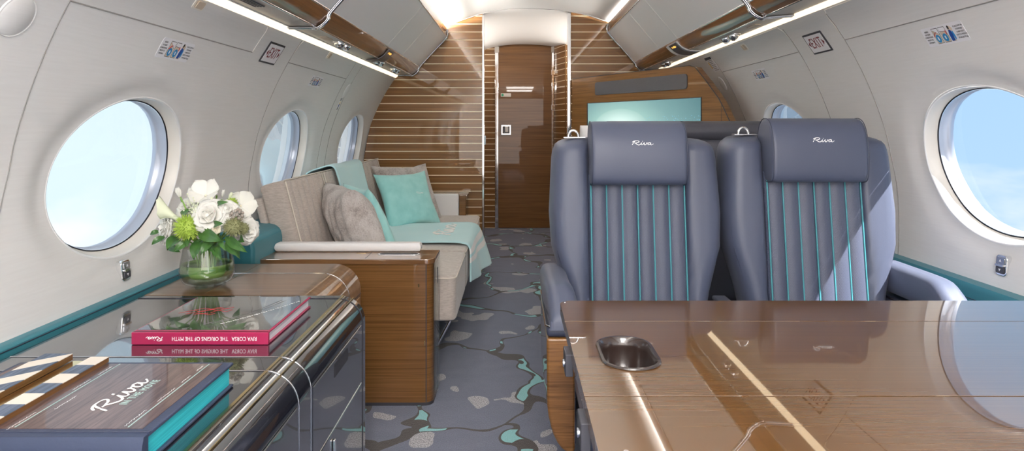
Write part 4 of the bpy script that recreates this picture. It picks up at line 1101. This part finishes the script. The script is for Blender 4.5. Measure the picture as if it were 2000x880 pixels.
# ---------------------------------------------------------------- sofa on the left with its two end consoles
def console(name, x0, x1, y0, y1, z, label, far=False):
    o = thing(name, ((x0+x1)/2, (y0+y1)/2, 0), label, 'side console', 'sofa end consoles')
    r = .035
    ol = [(x0, y0), (x1-r, y0)]+[(x1-r+r*math.sin(a), y0+r-r*math.cos(a)) for a in [PI/2*k/8 for k in range(1, 9)]]+[(x1, y1), (x0, y1)]
    if far: ol = [(x0, y0), (x1, y0), (x1, y1), (x0, y1)]
    b = prism('body', ol, (0, 0, 0), X3, Y3, Z3, .012, z-.020, 'teak_end', o)
    e = .006
    ol2 = [(x, y-e if y < y1-.01 else y) for x, y in ol]
    ol2 = [(x+e if x > x1-.04 else x, y) for x, y in ol2]
    t = prism('top_slab', ol2, (0, 0, 0), X3, Y3, Z3, z-.020, z, 'teak_top', o, .003)
    prism('plinth', [(x, y) for x, y in ol], (0, 0, 0), X3, Y3, Z3, 0, .012, 'rubber', o)
    return o, b, t
cn, cb, ctop = console('sofa_console', -1.015, -.308, 2.487, 2.672, .552, 'tall teak end console with a cup slot at the near end of the sofa')
box('vertical_joint', -.3345, -.3315, 2.4858, 2.49, .014, .53, 'rubber', cb)
pl = mk('clear_side_panel', boxv(-.306, -.3015, 2.52, 2.668, .02, .53), BOXF, 'glass', cn)
frame_box('side_slot', Vector((-.3015, 2.585, .47)), Y3, Z3, X3, .018, .06, .001, 'rubber', cn)
frame_box('latch_pin', Vector((-.361, 2.4868, .452)), X3, Z3, -Y3, .005, .012, .001, 'brass', cb)
frame_box('latch_pin', Vector((-.339, 2.4868, .235)), X3, Z3, -Y3, .004, .018, .001, 'brass', cb)
sl = prism('cup_slot', rrect(.165, .046, .023), (-.452, 2.583, .552), X3, Y3, Z3, -.004, .0015, 'chrome', cn, .001)
prism('slot_well', rrect(.150, .034, .017), (-.452, 2.583, .552), X3, Y3, Z3, .0015, .0019, 'rubber', sl)
prism('brass_tag', rrect(.036, .012, .003), (-.602, 2.598, .552), X3, Y3, Z3, 0, .001, 'brass', cn)
box('flap_joint', -.566, -.5635, 2.50, 2.62, .5518, .5525, 'rubber', cn)
cushion('white_arm_pad', (-.955, 2.622, .5525), X3, Y3, Z3, .582, .054, .034, 'whitepad', cn, edge=.012, nu=10, nv=4)
fcn, fb_, ft_ = console('sofa_console', -1.0, -.335, 4.60, 4.78, .575, 'far teak end console of the sofa against the striped partition', True)
box('white_end_pad', -.93, -.385, 4.555, 4.60, .425, .585, 'whitepad', fcn, .010)
box('front_block', -.383, -.335, 4.56, 4.60, .16, .575, 'teak_end', fcn, .004)

sofa = thing('sofa', (-.6, 3.64, 0), 'beige channel-tufted three-seat sofa along the left wall', 'sofa')
SY = [2.695, 3.24, 3.90, 4.555]
box('frame', -.95, -.33, 2.70, 4.55, .235, .262, 'sofa', sofa, .008)
# seat cushions
for i in range(3):
    y0, y1 = SY[i]+.003, SY[i+1]-.003
    ol = [(x-.585, y+(y0+y1)/2) for x, y in rrect(.69, y1-y0, .034, 8)]
    c_ = prism('seat_cushion', ol, (0, 0, 0), X3, Y3, Z3, .255, .440, 'sofa', sofa, .012, 4)
    e = .010; z = .4245
    loop = [(-.92, y0+.006), (-.275, y0+.006), (-.250, y0+.016), (-.2445, y0+.04), (-.2445, y1-.04), (-.250, y1-.016), (-.275, y1-.006), (-.92, y1-.006)]
    tube('piping', [(x, y, .430) for x, y in ol], .0034, 'sofa_piping', c_, 6, True)
# back cushions, leaning on the ledge
BV = Vector((-.105, 0, .40)); BN = Vector((.40, 0, .105)).normalized()
for i in range(3):
    y0, y1 = SY[i]+.02, SY[i+1]-.004
    o_ = Vector((-.955, y0, .432))
    c_ = cushion('back_cushion', o_, Y3, BV, BN, y1-y0, .385, .115, 'sofa', sofa, edge=.020, ribs=7, amp=.018, nv=14, p=4)
    vv = BV.normalized(); f_ = .1105
    q = lambda u, v: o_+Y3*u+vv*v+BN*f_
    L = y1-y0
    lp_ = [q(.0035, .0), q(.0035, .2), q(.0035, .362), q(.008, .377), q(.022, .3815), q(L-.022, .3815), q(L-.008, .377), q(L-.0035, .362), q(L-.0035, .2), q(L-.0035, 0)]
    tube('piping', catmull(lp_, 4), .0032, 'sofa_piping', c_, 6)
cushion('back_shell', (-.986, 2.705, .432), Y3, BV, BN, 1.84, .33, .030, 'sofa', sofa, edge=.012, nu=12, nv=8)
for y in (2.755, 4.45):
    tube('leg', [(-.325, y, .25), (-.325, y, 0)], .007, 'chrome', sofa, 10)
    tube('leg', [(-.262, y, .255), (-.40, y, 0)], .007, 'chrome', sofa, 10)
    tube('leg', [(-.86, y, .25), (-.86, y, 0)], .007, 'chrome', sofa, 10)

# aqua throw blanket over the middle of the sofa
path = [(-1.074, .70), (-1.073, .765), (-1.064, .800), (-1.042, .818), (-1.0, .832), (-.955, .845), (-.927, .836), (-.911, .79), (-.878, .66), (-.840, .53), (-.815, .472), (-.775, .453), (-.70, .450), (-.50, .450), (-.34, .450), (-.275, .448), (-.244, .436), (-.233, .405), (-.230, .35), (-.228, .29), (-.226, .235)]
PP = catmull([(x, 0, z) for x, z in path], 6)
n_ = len(PP)-1; nw = 30
acc = [0]
for a_, b_ in zip(PP, PP[1:]): acc.append(acc[-1]+(b_-a_).length)
V, Fw, mats = [], [], []
def blanket_point(i, w, lift=0.0):
    p = PP[i]; t = acc[i]/acc[-1]
    na = interp([(0, 3.37), (.32, 3.39), (.52, 3.42), (.80, 3.385), (.88, 3.37), (1, 3.34)], t)
    fa = interp([(0, 3.95), (.32, 3.97), (.52, 4.06), (.80, 4.10), (.88, 4.10), (1, 4.06)], t)
    tv = (PP[min(n_, i+1)]-PP[max(0, i-1)]).normalized(); nn = Vector((-tv.z, 0, tv.x))
    if nn.x < 0 and nn.z <= 0: nn = -nn
    if t < .2 and nn.z < 0: nn = -nn
    wav = .004*math.sin(w*7+t*9)+.003*math.sin(w*15-t*14)
    if t > .84: wav += .020*(t-.84)/.16*(1+math.sin(w*12-1.4))
    if t > .30 and t < .50: wav += .006
    hang = max(0, t-.84)/.16
    return Vector((p.x+.075*w*hang, lerp(na, fa, w)-.02*hang, p.z+.035*hang*(1-w)))+nn*(wav*.6+.004+lift)+Vector((0, .006*math.sin(t*13)*(1-2*abs(w-.5)), 0))
for i in range(n_+1):
    for j in range(nw+1): V.append(blanket_point(i, j/nw))
me_f = [(i*(nw+1)+j, i*(nw+1)+j+1, (i+1)*(nw+1)+j+1, (i+1)*(nw+1)+j) for i in range(n_) for j in range(nw)]
bl = mk('throw_blanket', V, me_f, 'blanket', None, ang=80, fix=False, solid=.007)
tag(bl, 'pale aqua throw blanket with white stripes draped over the sofa', 'blanket')
bl.data.materials.append(M['blanket_white'])
for k_, pg in enumerate(bl.data.polygons):
    i = k_//nw; t = (acc[i]+acc[i+1])/2/acc[-1]
    if .872 < t < .890 or .905 < t < .924: pg.material_index = 1
# logo woven into the blanket, read from the aisle
def on_blanket(w):
    best = min(range(n_+1), key=lambda i: abs(PP[i].x-w.x)+abs(PP[i].z-.45)*.5)
    return Vector((w.x, w.y, blanket_point(best, clamp((w.y-3.4)/.68)).z+.0055))
signature('logo', Vector((-.395, 3.80, .46)), (0, 1, 0), (-1, 0, 0), .40, 'blanket_white', bl, r=.080, onto=on_blanket)

# scatter cushions
n1 = Vector((.62, -.62, .45)).normalized(); u1 = Vector((.707, .707, 0)); v1 = n1.cross(u1)
o = throw_pillow('fur_cushion', at(796, 378, 4.36), u1, v1, .44, .42, .075, 'fur', None, ribs=6, seed=3, rough=.006)
tag(o, 'ribbed beige fur cushion at the far end of the sofa behind the aqua one', 'cushion', 'fur cushions')
o = throw_pillow('aqua_cushion', at(797, 390, 4.14), u1, v1, .40, .38, .060, 'aqua', None, seed=1)
tag(o, 'square aqua cushion standing at the far end of the sofa', 'cushion', 'aqua cushions')
c = at(797, 390, 4.14)
signature('logo', c+n1*.058+u1*.06+v1*.02, u1, v1, .055, 'blanket_white', o, r=.06)
u2 = Vector((-.52, .85, 0)).normalized(); v2 = Vector((-.40, 0, .90)).normalized()
o = throw_pillow('fur_cushion', (-.735, 3.02, .605), u2, v2, .40, .38, .095, 'fur', None, ribs=6, seed=8, rough=.008)
tag(o, 'plump fur cushion at the near end of the sofa by the white arm pad', 'cushion', 'fur cushions')
o = throw_pillow('aqua_cushion', (-.700, 3.20, .600), u2, v2, .38, .36, .055, 'aqua', None, seed=5)
tag(o, 'aqua cushion mostly hidden behind the near fur cushion', 'cushion', 'aqua cushions')

# ---------------------------------------------------------------- blue armchairs
def armchair(cx, dz, label, arm_side):
    root = thing('armchair', (cx, 1.95, 0), label, 'armchair', 'blue leather armchairs behind the table')
    wt = [(.45, .205), (.55, .225), (.62, .245), (.68, .262), (.78, .268), (.88, .263), (.955, .259), (.980, .254), (.995, .246), (1.006, .231), (1.012, .207), (1.0145, .175)]
    zs = [.40, .45, .50, .55, .60, .64, .68, .73, .78, .83, .88, .92, .95, .97, .985, .995, 1.003, 1.009, 1.013, 1.0145]
    yb = lambda z: 2.005+.13*(z-.45)
    us = [-1, -.995, -.98, -.955, -.92, -.87, -.80, -.72, -.64, -.60, -.575, -.56, -.52, -.3, 0]
    us = us+[-u for u in reversed(us[:-1])]
    V, idx = [], {}
    for j, z in enumerate(zs):
        w = interp(wt, z)
        for sd_ in (0, 1):
            for i, u in enumerate(us):
                if sd_ and i in (0, len(us)-1): idx[(sd_, i, j)] = idx[(0, i, j)]; continue
                x = u*w; ax = abs(x); e = sup(w-ax, .045, 2.4)
                if not sd_:
                    inner = sup(ax-.147, .022, 2.2) if ax > .147 else 0
                    y = yb(z)+.055-.055*e-.034*inner*e
                    y += .05*smooth((z-.975)/.045)**2
                else: y = yb(z)+.055+.085*e-.02*smooth((z-.97)/.045)
                idx[(sd_, i, j)] = len(V); V.append((cx+x, y, z+dz))
    Fc = []
    m_ = len(us)
    for j in range(len(zs)-1):
        for i in range(m_-1):
            Fc.append((idx[(0, i, j)], idx[(0, i+1, j)], idx[(0, i+1, j+1)], idx[(0, i, j+1)]))
            Fc.append((idx[(1, i+1, j)], idx[(1, i, j)], idx[(1, i, j+1)], idx[(1, i+1, j+1)]))
    for j in (0, len(zs)-1):
        for i in range(m_-1):
            q = [idx[(0, i, j)], idx[(0, i+1, j)], idx[(1, i+1, j)], idx[(1, i, j)]]
            q2 = []
            [q2.append(a_) for a_ in q if a_ not in q2]
            Fc.append(tuple(q2))
    back = mk('backrest', V, Fc, 'navy', root, ang=60)
    # dark edge seam round the shoulders
    for sgn in (-1, 1):
        pts = []
        for z in (.46, .55, .62, .68, .78, .88, .955, .985, 1.0, 1.008):
            w = interp(wt, z)-.016; pts.append((cx+sgn*w, yb(z)-.0145+.05*smooth((z-.975)/.045)**2, z-.005+dz))
        pts.append((cx+sgn*.15, yb(1.0)+.018, 1.004+dz))
        tube('seam_welt', catmull(pts, 4), .0016, 'navy_dark', back, 6)
    # channelled centre panel with turquoise piping
    o_ = Vector((cx-.150, yb(.43)-.0, .43+dz)); vz = Vector((0, .13, 1)).normalized(); nf = Vector((0, -1, .13)).normalized()
    cp = cushion('centre_panel', o_+nf*(.0)-nf*.010, X3, vz, nf, .300, .475, .050, 'perf', root, edge=.014, ribs=6, amp=.010, nv=24)
    for k in range(7):
        x = -.150+.007+(.286/6)*k
        base = Vector((cx+x, o_.y, o_.z))
        pp = [base+vz*(.475*t)+nf*(.0315+(.002 if 0 < t < 1 else -.012)) for t in (0, .03, .2, .4, .6, .8, .93, .97)]
        tube('piping', pp, .0026, 'piping', cp, 8)
    # headrest
    hp = catmull([(2.055, .885), (2.010, .874), (1.982, .876), (1.968, .895), (1.966, .94), (1.972, .99), (1.984, 1.03), (2.004, 1.056), (2.03, 1.066), (2.065, 1.062), (2.09, 1.04), (2.098, .99), (2.095, .93)], 4, True) if False else [Vector((a_, b_, 0)) for a_, b_ in [(2.060, .890), (2.030, .874), (1.990, .874), (1.974, .884), (1.968, .905), (1.966, .94), (1.968, .975), (1.975, 1.010), (1.988, 1.040), (2.006, 1.058), (2.03, 1.066), (2.06, 1.063), (2.082, 1.048), (2.095, 1.02), (2.10, .98), (2.098, .93), (2.085, .90)]]
    hp = catmull(hp, 3, True)
    xs = [-.144, -.1435, -.1425, -.139, -.130, -.06, 0, .06, .130, .139, .1425, .1435, .144]
    ins = [.016, .010, .005, .0015, 0, 0, 0, 0, 0, .0015, .005, .010, .016]
    cy_, cz_ = 2.035, .97
    V = []; kq = len(hp)
    for x, s_ in zip(xs, ins):
        for p in hp:
            d = Vector((p.x-cy_, p.y-cz_)); d *= (d.length-s_)/d.length
            V.append((cx+x-.003, cy_+d.x, cz_+d.y+dz))
    Fc = [(j*kq+i, j*kq+(i+1) % kq, (j+1)*kq+(i+1) % kq, (j+1)*kq+i) for j in range(len(xs)-1) for i in range(kq)]+[tuple(range(kq)), tuple(range((len(xs)-1)*kq, len(xs)*kq))[::-1]]
    hr = mk('headrest', V, Fc, 'navy', root, ang=45)
    def onto(w):
        z = w.z-dz; y = interp([(.905, 1.968), (.94, 1.966), (.975, 1.968), (1.01, 1.975), (1.04, 1.988)], z)
        return Vector((w.x, y-.0012, w.z))
    signature('logo', Vector((cx+.006, 1.97, 1.001+dz)), (1, 0, 0), (0, 0, 1), .064, 'print_white', hr, r=.055, onto=onto, tall=.78)
    for sgn in (-1, 1):
        tube('headrest_welt', [(cx-.003+sgn*.1415, p.x, p.y+dz) for p in [Vector((cy_+(q.x-cy_)*1.0, cz_+(q.y-cz_)*1.0)) for q in hp]], .0014, 'navy_dark', hr, 6, True)
    # strap loop on the shoulder
    sx_ = cx-.190
    st = box('strap_plate', sx_-.032, sx_+.038, 2.085, 2.115, 1.0135+dz, 1.0175+dz, 'steel', root, .001)
    tube('strap_loop', [(sx_+.0165*math.cos(a_), 2.10, 1.016+dz+.022*math.sin(a_)) for a_ in [PI*k/10 for k in range(11)]], .004, 'chrome', st, 8)
    # seat, base, arms
    cushion('seat', (cx-.222, 1.50, .335+dz), X3, Y3, Z3, .444, .53, .125, 'navy', root, edge=.045, nu=12, nv=12)
    box('base', cx-.20, cx+.20, 1.58, 2.10, .06, .335+dz, 'navy_dark', root, .02)
    box('swivel_foot', cx-.17, cx+.17, 1.62, 2.05, 0, .06, 'steel', root, .01)
    sgn = arm_side
    xa = cx+sgn*.258
    def arm_warp(q, u, v, s_):
        q = q.copy()
        q.z -= .052*(1-smooth(v/.34))**1.5*(1 if s_ > 0 else .3)
        q.x += -sgn*.012*(1-smooth(v/.5))
        return q
    ap = cushion('armrest', (xa-.040, 1.700, .532+dz), X3, Y3, Z3, .082, .40, .090, 'navy', root, edge=.030, nu=8, nv=18, warp=arm_warp)
    a0, a1 = xa-.036, xa+.038
    tube('arm_trim', [(a0, 2.09, .532), (a0, 1.722, .532), (a0+.012, 1.708, .532), (a1-.012, 1.708, .532), (a1, 1.722, .532), (a1, 2.09, .532)], .003, 'chrome', root, 6)
    box('arm_band', a0, a1, 1.706, 2.10, .505, .531, 'navy_dark', root, .010)
    zb = .205
    ol = [(a0, .503), (a0+.001, .36)]+[(lerp(a0, a1-.012, 1-math.cos(t)), lerp(.36, zb, math.sin(t))) for t in [PI/2*k/8 for k in range(1, 9)]]+[(a1, zb+.004), (a1, .503)]
    if sgn > 0: ol = [(2*xa+.002-x_, z_) for x_, z_ in reversed(ol)]
    prism('arm_shell', ol, (0, 1.708, 0), X3, Z3, Y3, 0, .40, 'shell_wood', root, .008, 3)
    tube('shell_trim', [(a1 if sgn < 0 else a0, 1.712, z_) for z_ in (.50, .36, .23)], .0025, 'chrome', root, 6)
    return root
armchair(.377, 0, 'blue leather armchair with turquoise piping next to the aisle', -1)
armchair(.917, .009, 'blue leather armchair with turquoise piping next to the right wall', 1)
cc = thing('centre_console', (.647, 1.93, 0), 'dark narrow console in the gap between the two blue armchairs', 'console')
box('body', .628, .668, 1.72, 2.10, 0, .50, 'navy_dark', cc, .006)
box('lid', .626, .670, 1.72, 2.10, .50, .515, 'navy', cc, .006)

# grey-blue bench back behind the armchairs
ab = thing('bench_seat', (.80, 3.1, 0), 'grey blue leather bench backing onto the two armchairs', 'bench')
cushion('backrest', (.245, 2.93, .30), X3, Z3, -Y3, 1.06, .705, .16, 'greyleather', ab, edge=.05, nu=16, nv=12)
cushion('head_roll', (.40, 2.945, .982), X3, Z3, -Y3, .93, .092, .17, 'greyleather', ab, edge=.045, nu=16, nv=6)
box('seat', .26, 1.29, 2.95, 3.42, .10, .43, 'greyleather', ab, .03)
box('plinth', .30, 1.25, 2.97, 3.38, 0, .10, 'navy_dark', ab)
part(cushion('white_head_cover', (.283, 2.915, .96), X3, Z3, -Y3, .115, .095, .12, 'whitepad', ab, edge=.03, nu=6, nv=8), 'white cloth head cover')

# ---------------------------------------------------------------- table
TX0, TX1, TY0, TY1, TZ = .0905, 1.285, .690, 1.330, .700
tbl = thing('table', (.7, 1.0, 0), 'glossy teak conference table with an oval cup holder at its left side', 'table')
def rr_corner(x0, x1, y0, y1, rl):
    o = []
    for cx_, cy_, a0 in ((x0+rl, y1-rl, 90), (x0+rl, y0+rl, 180)):
        o += [(cx_+rl*math.cos(math.radians(a0+90*i/8)), cy_+rl*math.sin(math.radians(a0+90*i/8))) for i in range(9)]
    return o+[(x1, y0), (x1, y1)]
HX, HY, HW, HL = .1745, 1.022, .078, .140
def table_leaf(y0, y1, hole, cl, cr_):
    rl = .022
    ol = []
    L_ = [(TX0+rl, y1-rl, 90)] if cr_ else []
    if cr_: ol += [(TX0+rl+rl*math.cos(math.radians(90+90*i/8)), y1-rl+rl*math.sin(math.radians(90+90*i/8))) for i in range(9)]
    else: ol.append((TX0, y1))
    if cl: ol += [(TX0+rl+rl*math.cos(math.radians(180+90*i/8)), y0+rl+rl*math.sin(math.radians(180+90*i/8))) for i in range(9)]
    else: ol.append((TX0, y0))
    ol += [(TX1, y0), (TX1, y1)]
    v, f = prism_vf(ol, Vector((0, 0, 0)), X3, Y3, Z3, TZ-.022, TZ)
    o = mk('table_leaf', v, f, 'table_wood', tbl, .0004, 1)
    if hole:
        hv, hf = prism_vf([(x+HX, y+HY) for x, y in rrect(HW+.006, HL+.006, .042, 10)], Vector((0, 0, 0)), X3, Y3, Z3, TZ-.05, TZ+.02)
        cut = mk('cutter', hv, hf, None, None)
        cut.location = cut.location
        md = o.modifiers.new('cut', 'BOOLEAN'); md.operation = 'DIFFERENCE'; md.object = cut; md.solver = 'EXACT'
        bpy.context.view_layer.update()
        me = bpy.data.meshes.new_from_object(o.evaluated_get(bpy.context.evaluated_depsgraph_get()))
        o.modifiers.clear(); o.data = me; bpy.data.objects.remove(cut)
        me.shade_smooth(); me.set_sharp_from_angle(angle=math.radians(35))
        wm = o.modifiers.new('weighted_normal', 'WEIGHTED_NORMAL'); wm.keep_sharp = True; wm.weight = 100
    return o
table_leaf(TY0, .8568, False, True, False)
table_leaf(.8592, 1.1873, True, False, False)
table_leaf(1.1897, TY1, False, False, True)
# cup holder: flanged oval well
V = []; prof = [(.004, .0008), (.003, .0030), (-.001, .0032), (-.005, -.002), (-.007, -.012), (-.009, -.058), (-.014, -.062)]
base = None
for off, z in prof:
    V += [(HX+x, HY+y, TZ+z) for x, y in rrect(HW+2*off+.004, HL+2*off+.004, .040+off, 10)]
kq = len(rrect(HW, HL, .04, 10))
Fc = [(j*kq+i, j*kq+(i+1) % kq, (j+1)*kq+(i+1) % kq, (j+1)*kq+i) for j in range(len(prof)-1) for i in range(kq)]
mat('holder', (.022, .013, .011), .22, coat=.6, coat_ior=1.5)
ch = mk('cup_holder', V, Fc, 'holder', tbl, ang=50, fix=False)
prism('well_floor', rrect(HW-.018, HL-.018, .028, 8), (HX, HY, TZ-.061), X3, Y3, Z3, -.002, .002, 'dark_panel', ch)
mb = MB()
for i in range(9): mb.add(*prism_vf([(-.024, -.0012), (.024, -.0012), (.024, .0012), (-.024, .0012)], Vector((HX, HY-.036+.009*i, TZ-.059)), X3, Y3, Z3, 0, .002))
mb.build('grip_lines', 'rubber', ch)
for x, y in ((TX0+.010, 1.318), (TX0+.030, .712)): lathe('corner_stud', [(.003, 0), (.003, .0008), (0, .001)], (x, y, TZ), 'chrome', tbl, 12)
for y in (1.105, .860): 
    h_ = box('edge_hinge', TX0-.009, TX0+.004, y-.045, y, TZ-.052, TZ-.016, 'rubber', tbl, .002)
    lathe('hinge_pin', [(.006, 0), (.006, .003), (0, .004)], (TX0-.009, y-.03, TZ-.034), 'steel', h_, 14, (-1, 0, 0))
box('support_rail', TX0+.06, TX1, 1.10, 1.20, TZ-.065, TZ-.022, 'rubber', tbl)
box('wall_pedestal', 1.06, 1.26, .76, 1.26, 0, TZ-.022, 'teak_end', tbl, .01)

# ---------------------------------------------------------------- television cabinet, set at an angle by the right wall
A = Vector((.408, 4.70, 0)); B = Vector((1.118, 3.45, 0)); ex = (B-A); LT = ex.length; ex.normalize(); en = -ex.cross(Z3); 
if en.y > 0: en = -en
def onpanel(px, py):
    dx = (px-CX)/F; t = (A.x-dx*A.y)/(dx*ex.y-ex.x); Y = A.y+ex.y*t
    return t, EYE-(py-CY)/F*Y
tv = thing('television_cabinet', ((A.x+B.x)/2, (A.y+B.y)/2, 0), 'teak television cabinet with a grey speaker and a lit screen on the right', 'television cabinet')
ol = [(0, 0), onpanel(1117.5, 154), onpanel(1240, 140), onpanel(1346, 128.5), onpanel(1357, 131), onpanel(1380, 160), onpanel(1403, 192), onpanel(1411, 207), onpanel(1426, 240), (onpanel(1428, 247)[0], .95)]
ol += [(onpanel(1428, 247)[0], 0)]
prism('cabinet_body', ol[::-1], A, ex, Z3, en, -.05, 0, 'teak', tv)
tr_ = onpanel(1409, 203)[0]
tube('end_joint', [A+ex*tr_+en*.0003, A+ex*tr_+Z3*onpanel(1409, 203)[1]+en*.0003], .0011, 'rubber', tv, 6)
tube('edge_trim', [A+ex*p[0]+Z3*p[1]-en*.002 for p in ol[1:-1]], .0028, 'rubber', tv, 6)
g0, g1 = onpanel(1163, 161), onpanel(1343, 173)
gz0, gz1 = onpanel(1163, 186)[1], onpanel(1163, 161)[1]
gc = A+ex*((g0[0]+g1[0])/2)+Z3*((gz0+gz1)/2)
prism('speaker_grille', rrect(g1[0]-g0[0], gz1-gz0, .018), gc, ex, Z3, en, 0, .006, 'grille', tv, .001)
s0, s1 = onpanel(1149, 202), onpanel(1369.5, 188.5)
w_, zt_ = s1[0]-s0[0], s0[1]; zb_ = zt_-.56
sc_ = A+ex*((s0[0]+s1[0])/2)
bz = prism('screen_bezel', [(-w_/2-.012, zb_-.012), (w_/2+.004, zb_-.012), (w_/2+.004, zt_+.004), (-w_/2-.012, zt_+.004)], sc_, ex, Z3, en, 0, .003, 'rubber', tv)
v = [sc_+ex*x+Z3*z+en*.0035 for x, z in ((-w_/2, zb_), (w_/2, zb_), (w_/2, zt_), (-w_/2, zt_))]
so = mk('lit_screen', v, [(0, 1, 2, 3)], 'screen', tv)
uv = so.data.uv_layers.new(name='UVMap')
vi = {}
for l in so.data.loops:
    c0 = so.data.vertices[l.vertex_index].co+tv.location
    uv.data[l.index].uv = (((Vector((c0.x, c0.y, 0))-sc_).dot(ex)+w_/2)/w_, (c0.z-zb_)/(zt_-zb_))
SUN_DIR, SUN_E, COVE, VEST, REAR, REAR_Y, EXPO, AFT = (-.88, .40, -1.22), 13, 175, 5, 42, (-1.7, -.5), 0.85, 24
# ---------------------------------------------------------------- sky, sun, cove lamps and added fill lights
w = bpy.data.worlds.new('sky'); SC.world = w; w.use_nodes = True; t = w.node_tree; t.nodes.clear()
class W(N):
    def __init__(s): s.t = t; s.b = None
n = W()
out = n.add('ShaderNodeOutputWorld'); bg = n.add('ShaderNodeBackground')
d = n.add('ShaderNodeTexCoord').outputs['Generated']
sp_ = n.add('ShaderNodeSeparateXYZ'); n.link(d, sp_.inputs[0])
mp = n.add('ShaderNodeMapping'); mp.inputs['Scale'].default_value = (1.0, 1.0, 2.6); n.link(d, mp.inputs['Vector'])
cl_ = n.noise(mp.outputs[0], 2.1, 6, .55, .3)
side = n.ramp(n.math('MULTIPLY_ADD', sp_.outputs['X'], .5, .5), [(.25, (.70, .86, .95)), (.75, (.30, .55, .86))])
hi_ = n.ramp(n.math('MULTIPLY_ADD', sp_.outputs['Z'], .5, .5), [(.30, (.30, .58, .92)), (.47, (.80, .91, 1.0)), (.62, (.62, .80, 1.0)), (1, (.35, .58, .95))])
colr = n.mix(.28, side, hi_)
cm = n.ramp(cl_, [(.47, (0, 0, 0)), (.66, (1, 1, 1))])
colr = n.mix(cm, colr, (.97, .985, 1.0))
n.link(colr, bg.inputs['Color']); bg.inputs['Strength'].default_value = .66
n.link(bg.outputs[0], out.inputs[0])

def lamp(name, kind, loc, rot_to, energy, col=(1, 1, 1), **kw):
    l = bpy.data.lights.new(name, kind); l.energy = energy; l.color = col
    for k_, v_ in kw.items(): setattr(l, k_, v_)
    o = bpy.data.objects.new(name, l); COL.objects.link(o); o.location = loc
    o.rotation_euler = Vector(rot_to).to_track_quat('-Z', 'Y').to_euler()
    return o
lamp('sun', 'SUN', (3, 0, 4), SUN_DIR, SUN_E, (1, .96, .9), angle=.009)
# cove lamps hidden on the upper rails, washing the ceiling vault
def cove_lamp(name, x, y, z, to, e, wx, ly):
    o = lamp(name, 'AREA', (x, y, z), to, e, (1, .95, .89), shape='RECTANGLE', size=wx, size_y=ly)
    zz = -Vector(to).normalized(); o.rotation_euler = Matrix((Y3.cross(zz), Y3, zz)).transposed().to_euler()
    return o
def cove(x, z, to, e): return cove_lamp('cove_lamp', x, (YB+YP)/2, z, to, e, .026, YP-YB-.1)
cove(-.548, 1.742, (1, 0, .36), COVE)
cove(.735, 1.778, (-1, 0, .30), COVE)
for x in (-.50, .70): cove_lamp('vestibule_fill', x, 5.75, 1.55, (.10-x, 0, 1.1), VEST, .06, 1.6)  # added uplights, out of sight beside the opening, to brighten the vestibule ceiling
for y in REAR_Y: lamp('rear_fill', 'AREA', (.09, y, 1.88), (0, .0, -1), REAR, (1, .96, .92), shape='SQUARE', size=.7)  # added fill from overhead behind the camera, not fittings of the cabin

cam = bpy.data.cameras.new('camera'); co = bpy.data.objects.new('camera', cam); COL.objects.link(co)
co.location = (0, 0, EYE); co.rotation_euler = (PI/2, 0, 0)
cam.sensor_width = 36; cam.lens = 36*F/2000; cam.shift_x = (1000-CX)/2000; cam.shift_y = (CY-440)/2000
cam.clip_start = .02; cam.clip_end = 200
SC.camera = co
SC.view_settings.view_transform = 'Standard'; SC.view_settings.look = 'None'; SC.view_settings.gamma = 1; SC.view_settings.exposure = EXPO
SC.view_settings.use_curve_mapping = False
SC.cycles.use_denoising = True
SC.cycles.max_bounces = 10; SC.cycles.diffuse_bounces = 5; SC.cycles.glossy_bounces = 5; SC.cycles.transparent_max_bounces = 16
SC.cycles.sample_clamp_indirect = 6; SC.cycles.caustics_reflective = False; SC.cycles.caustics_refractive = False
lamp('aft_fill', 'AREA', (.12, -1.5, .95), (0, 1, .12), AFT, (1, .97, .94), shape='RECTANGLE', size=2.1, size_y=1.5)  # added softbox behind the camera, lifts the bins and forward-facing surfaces
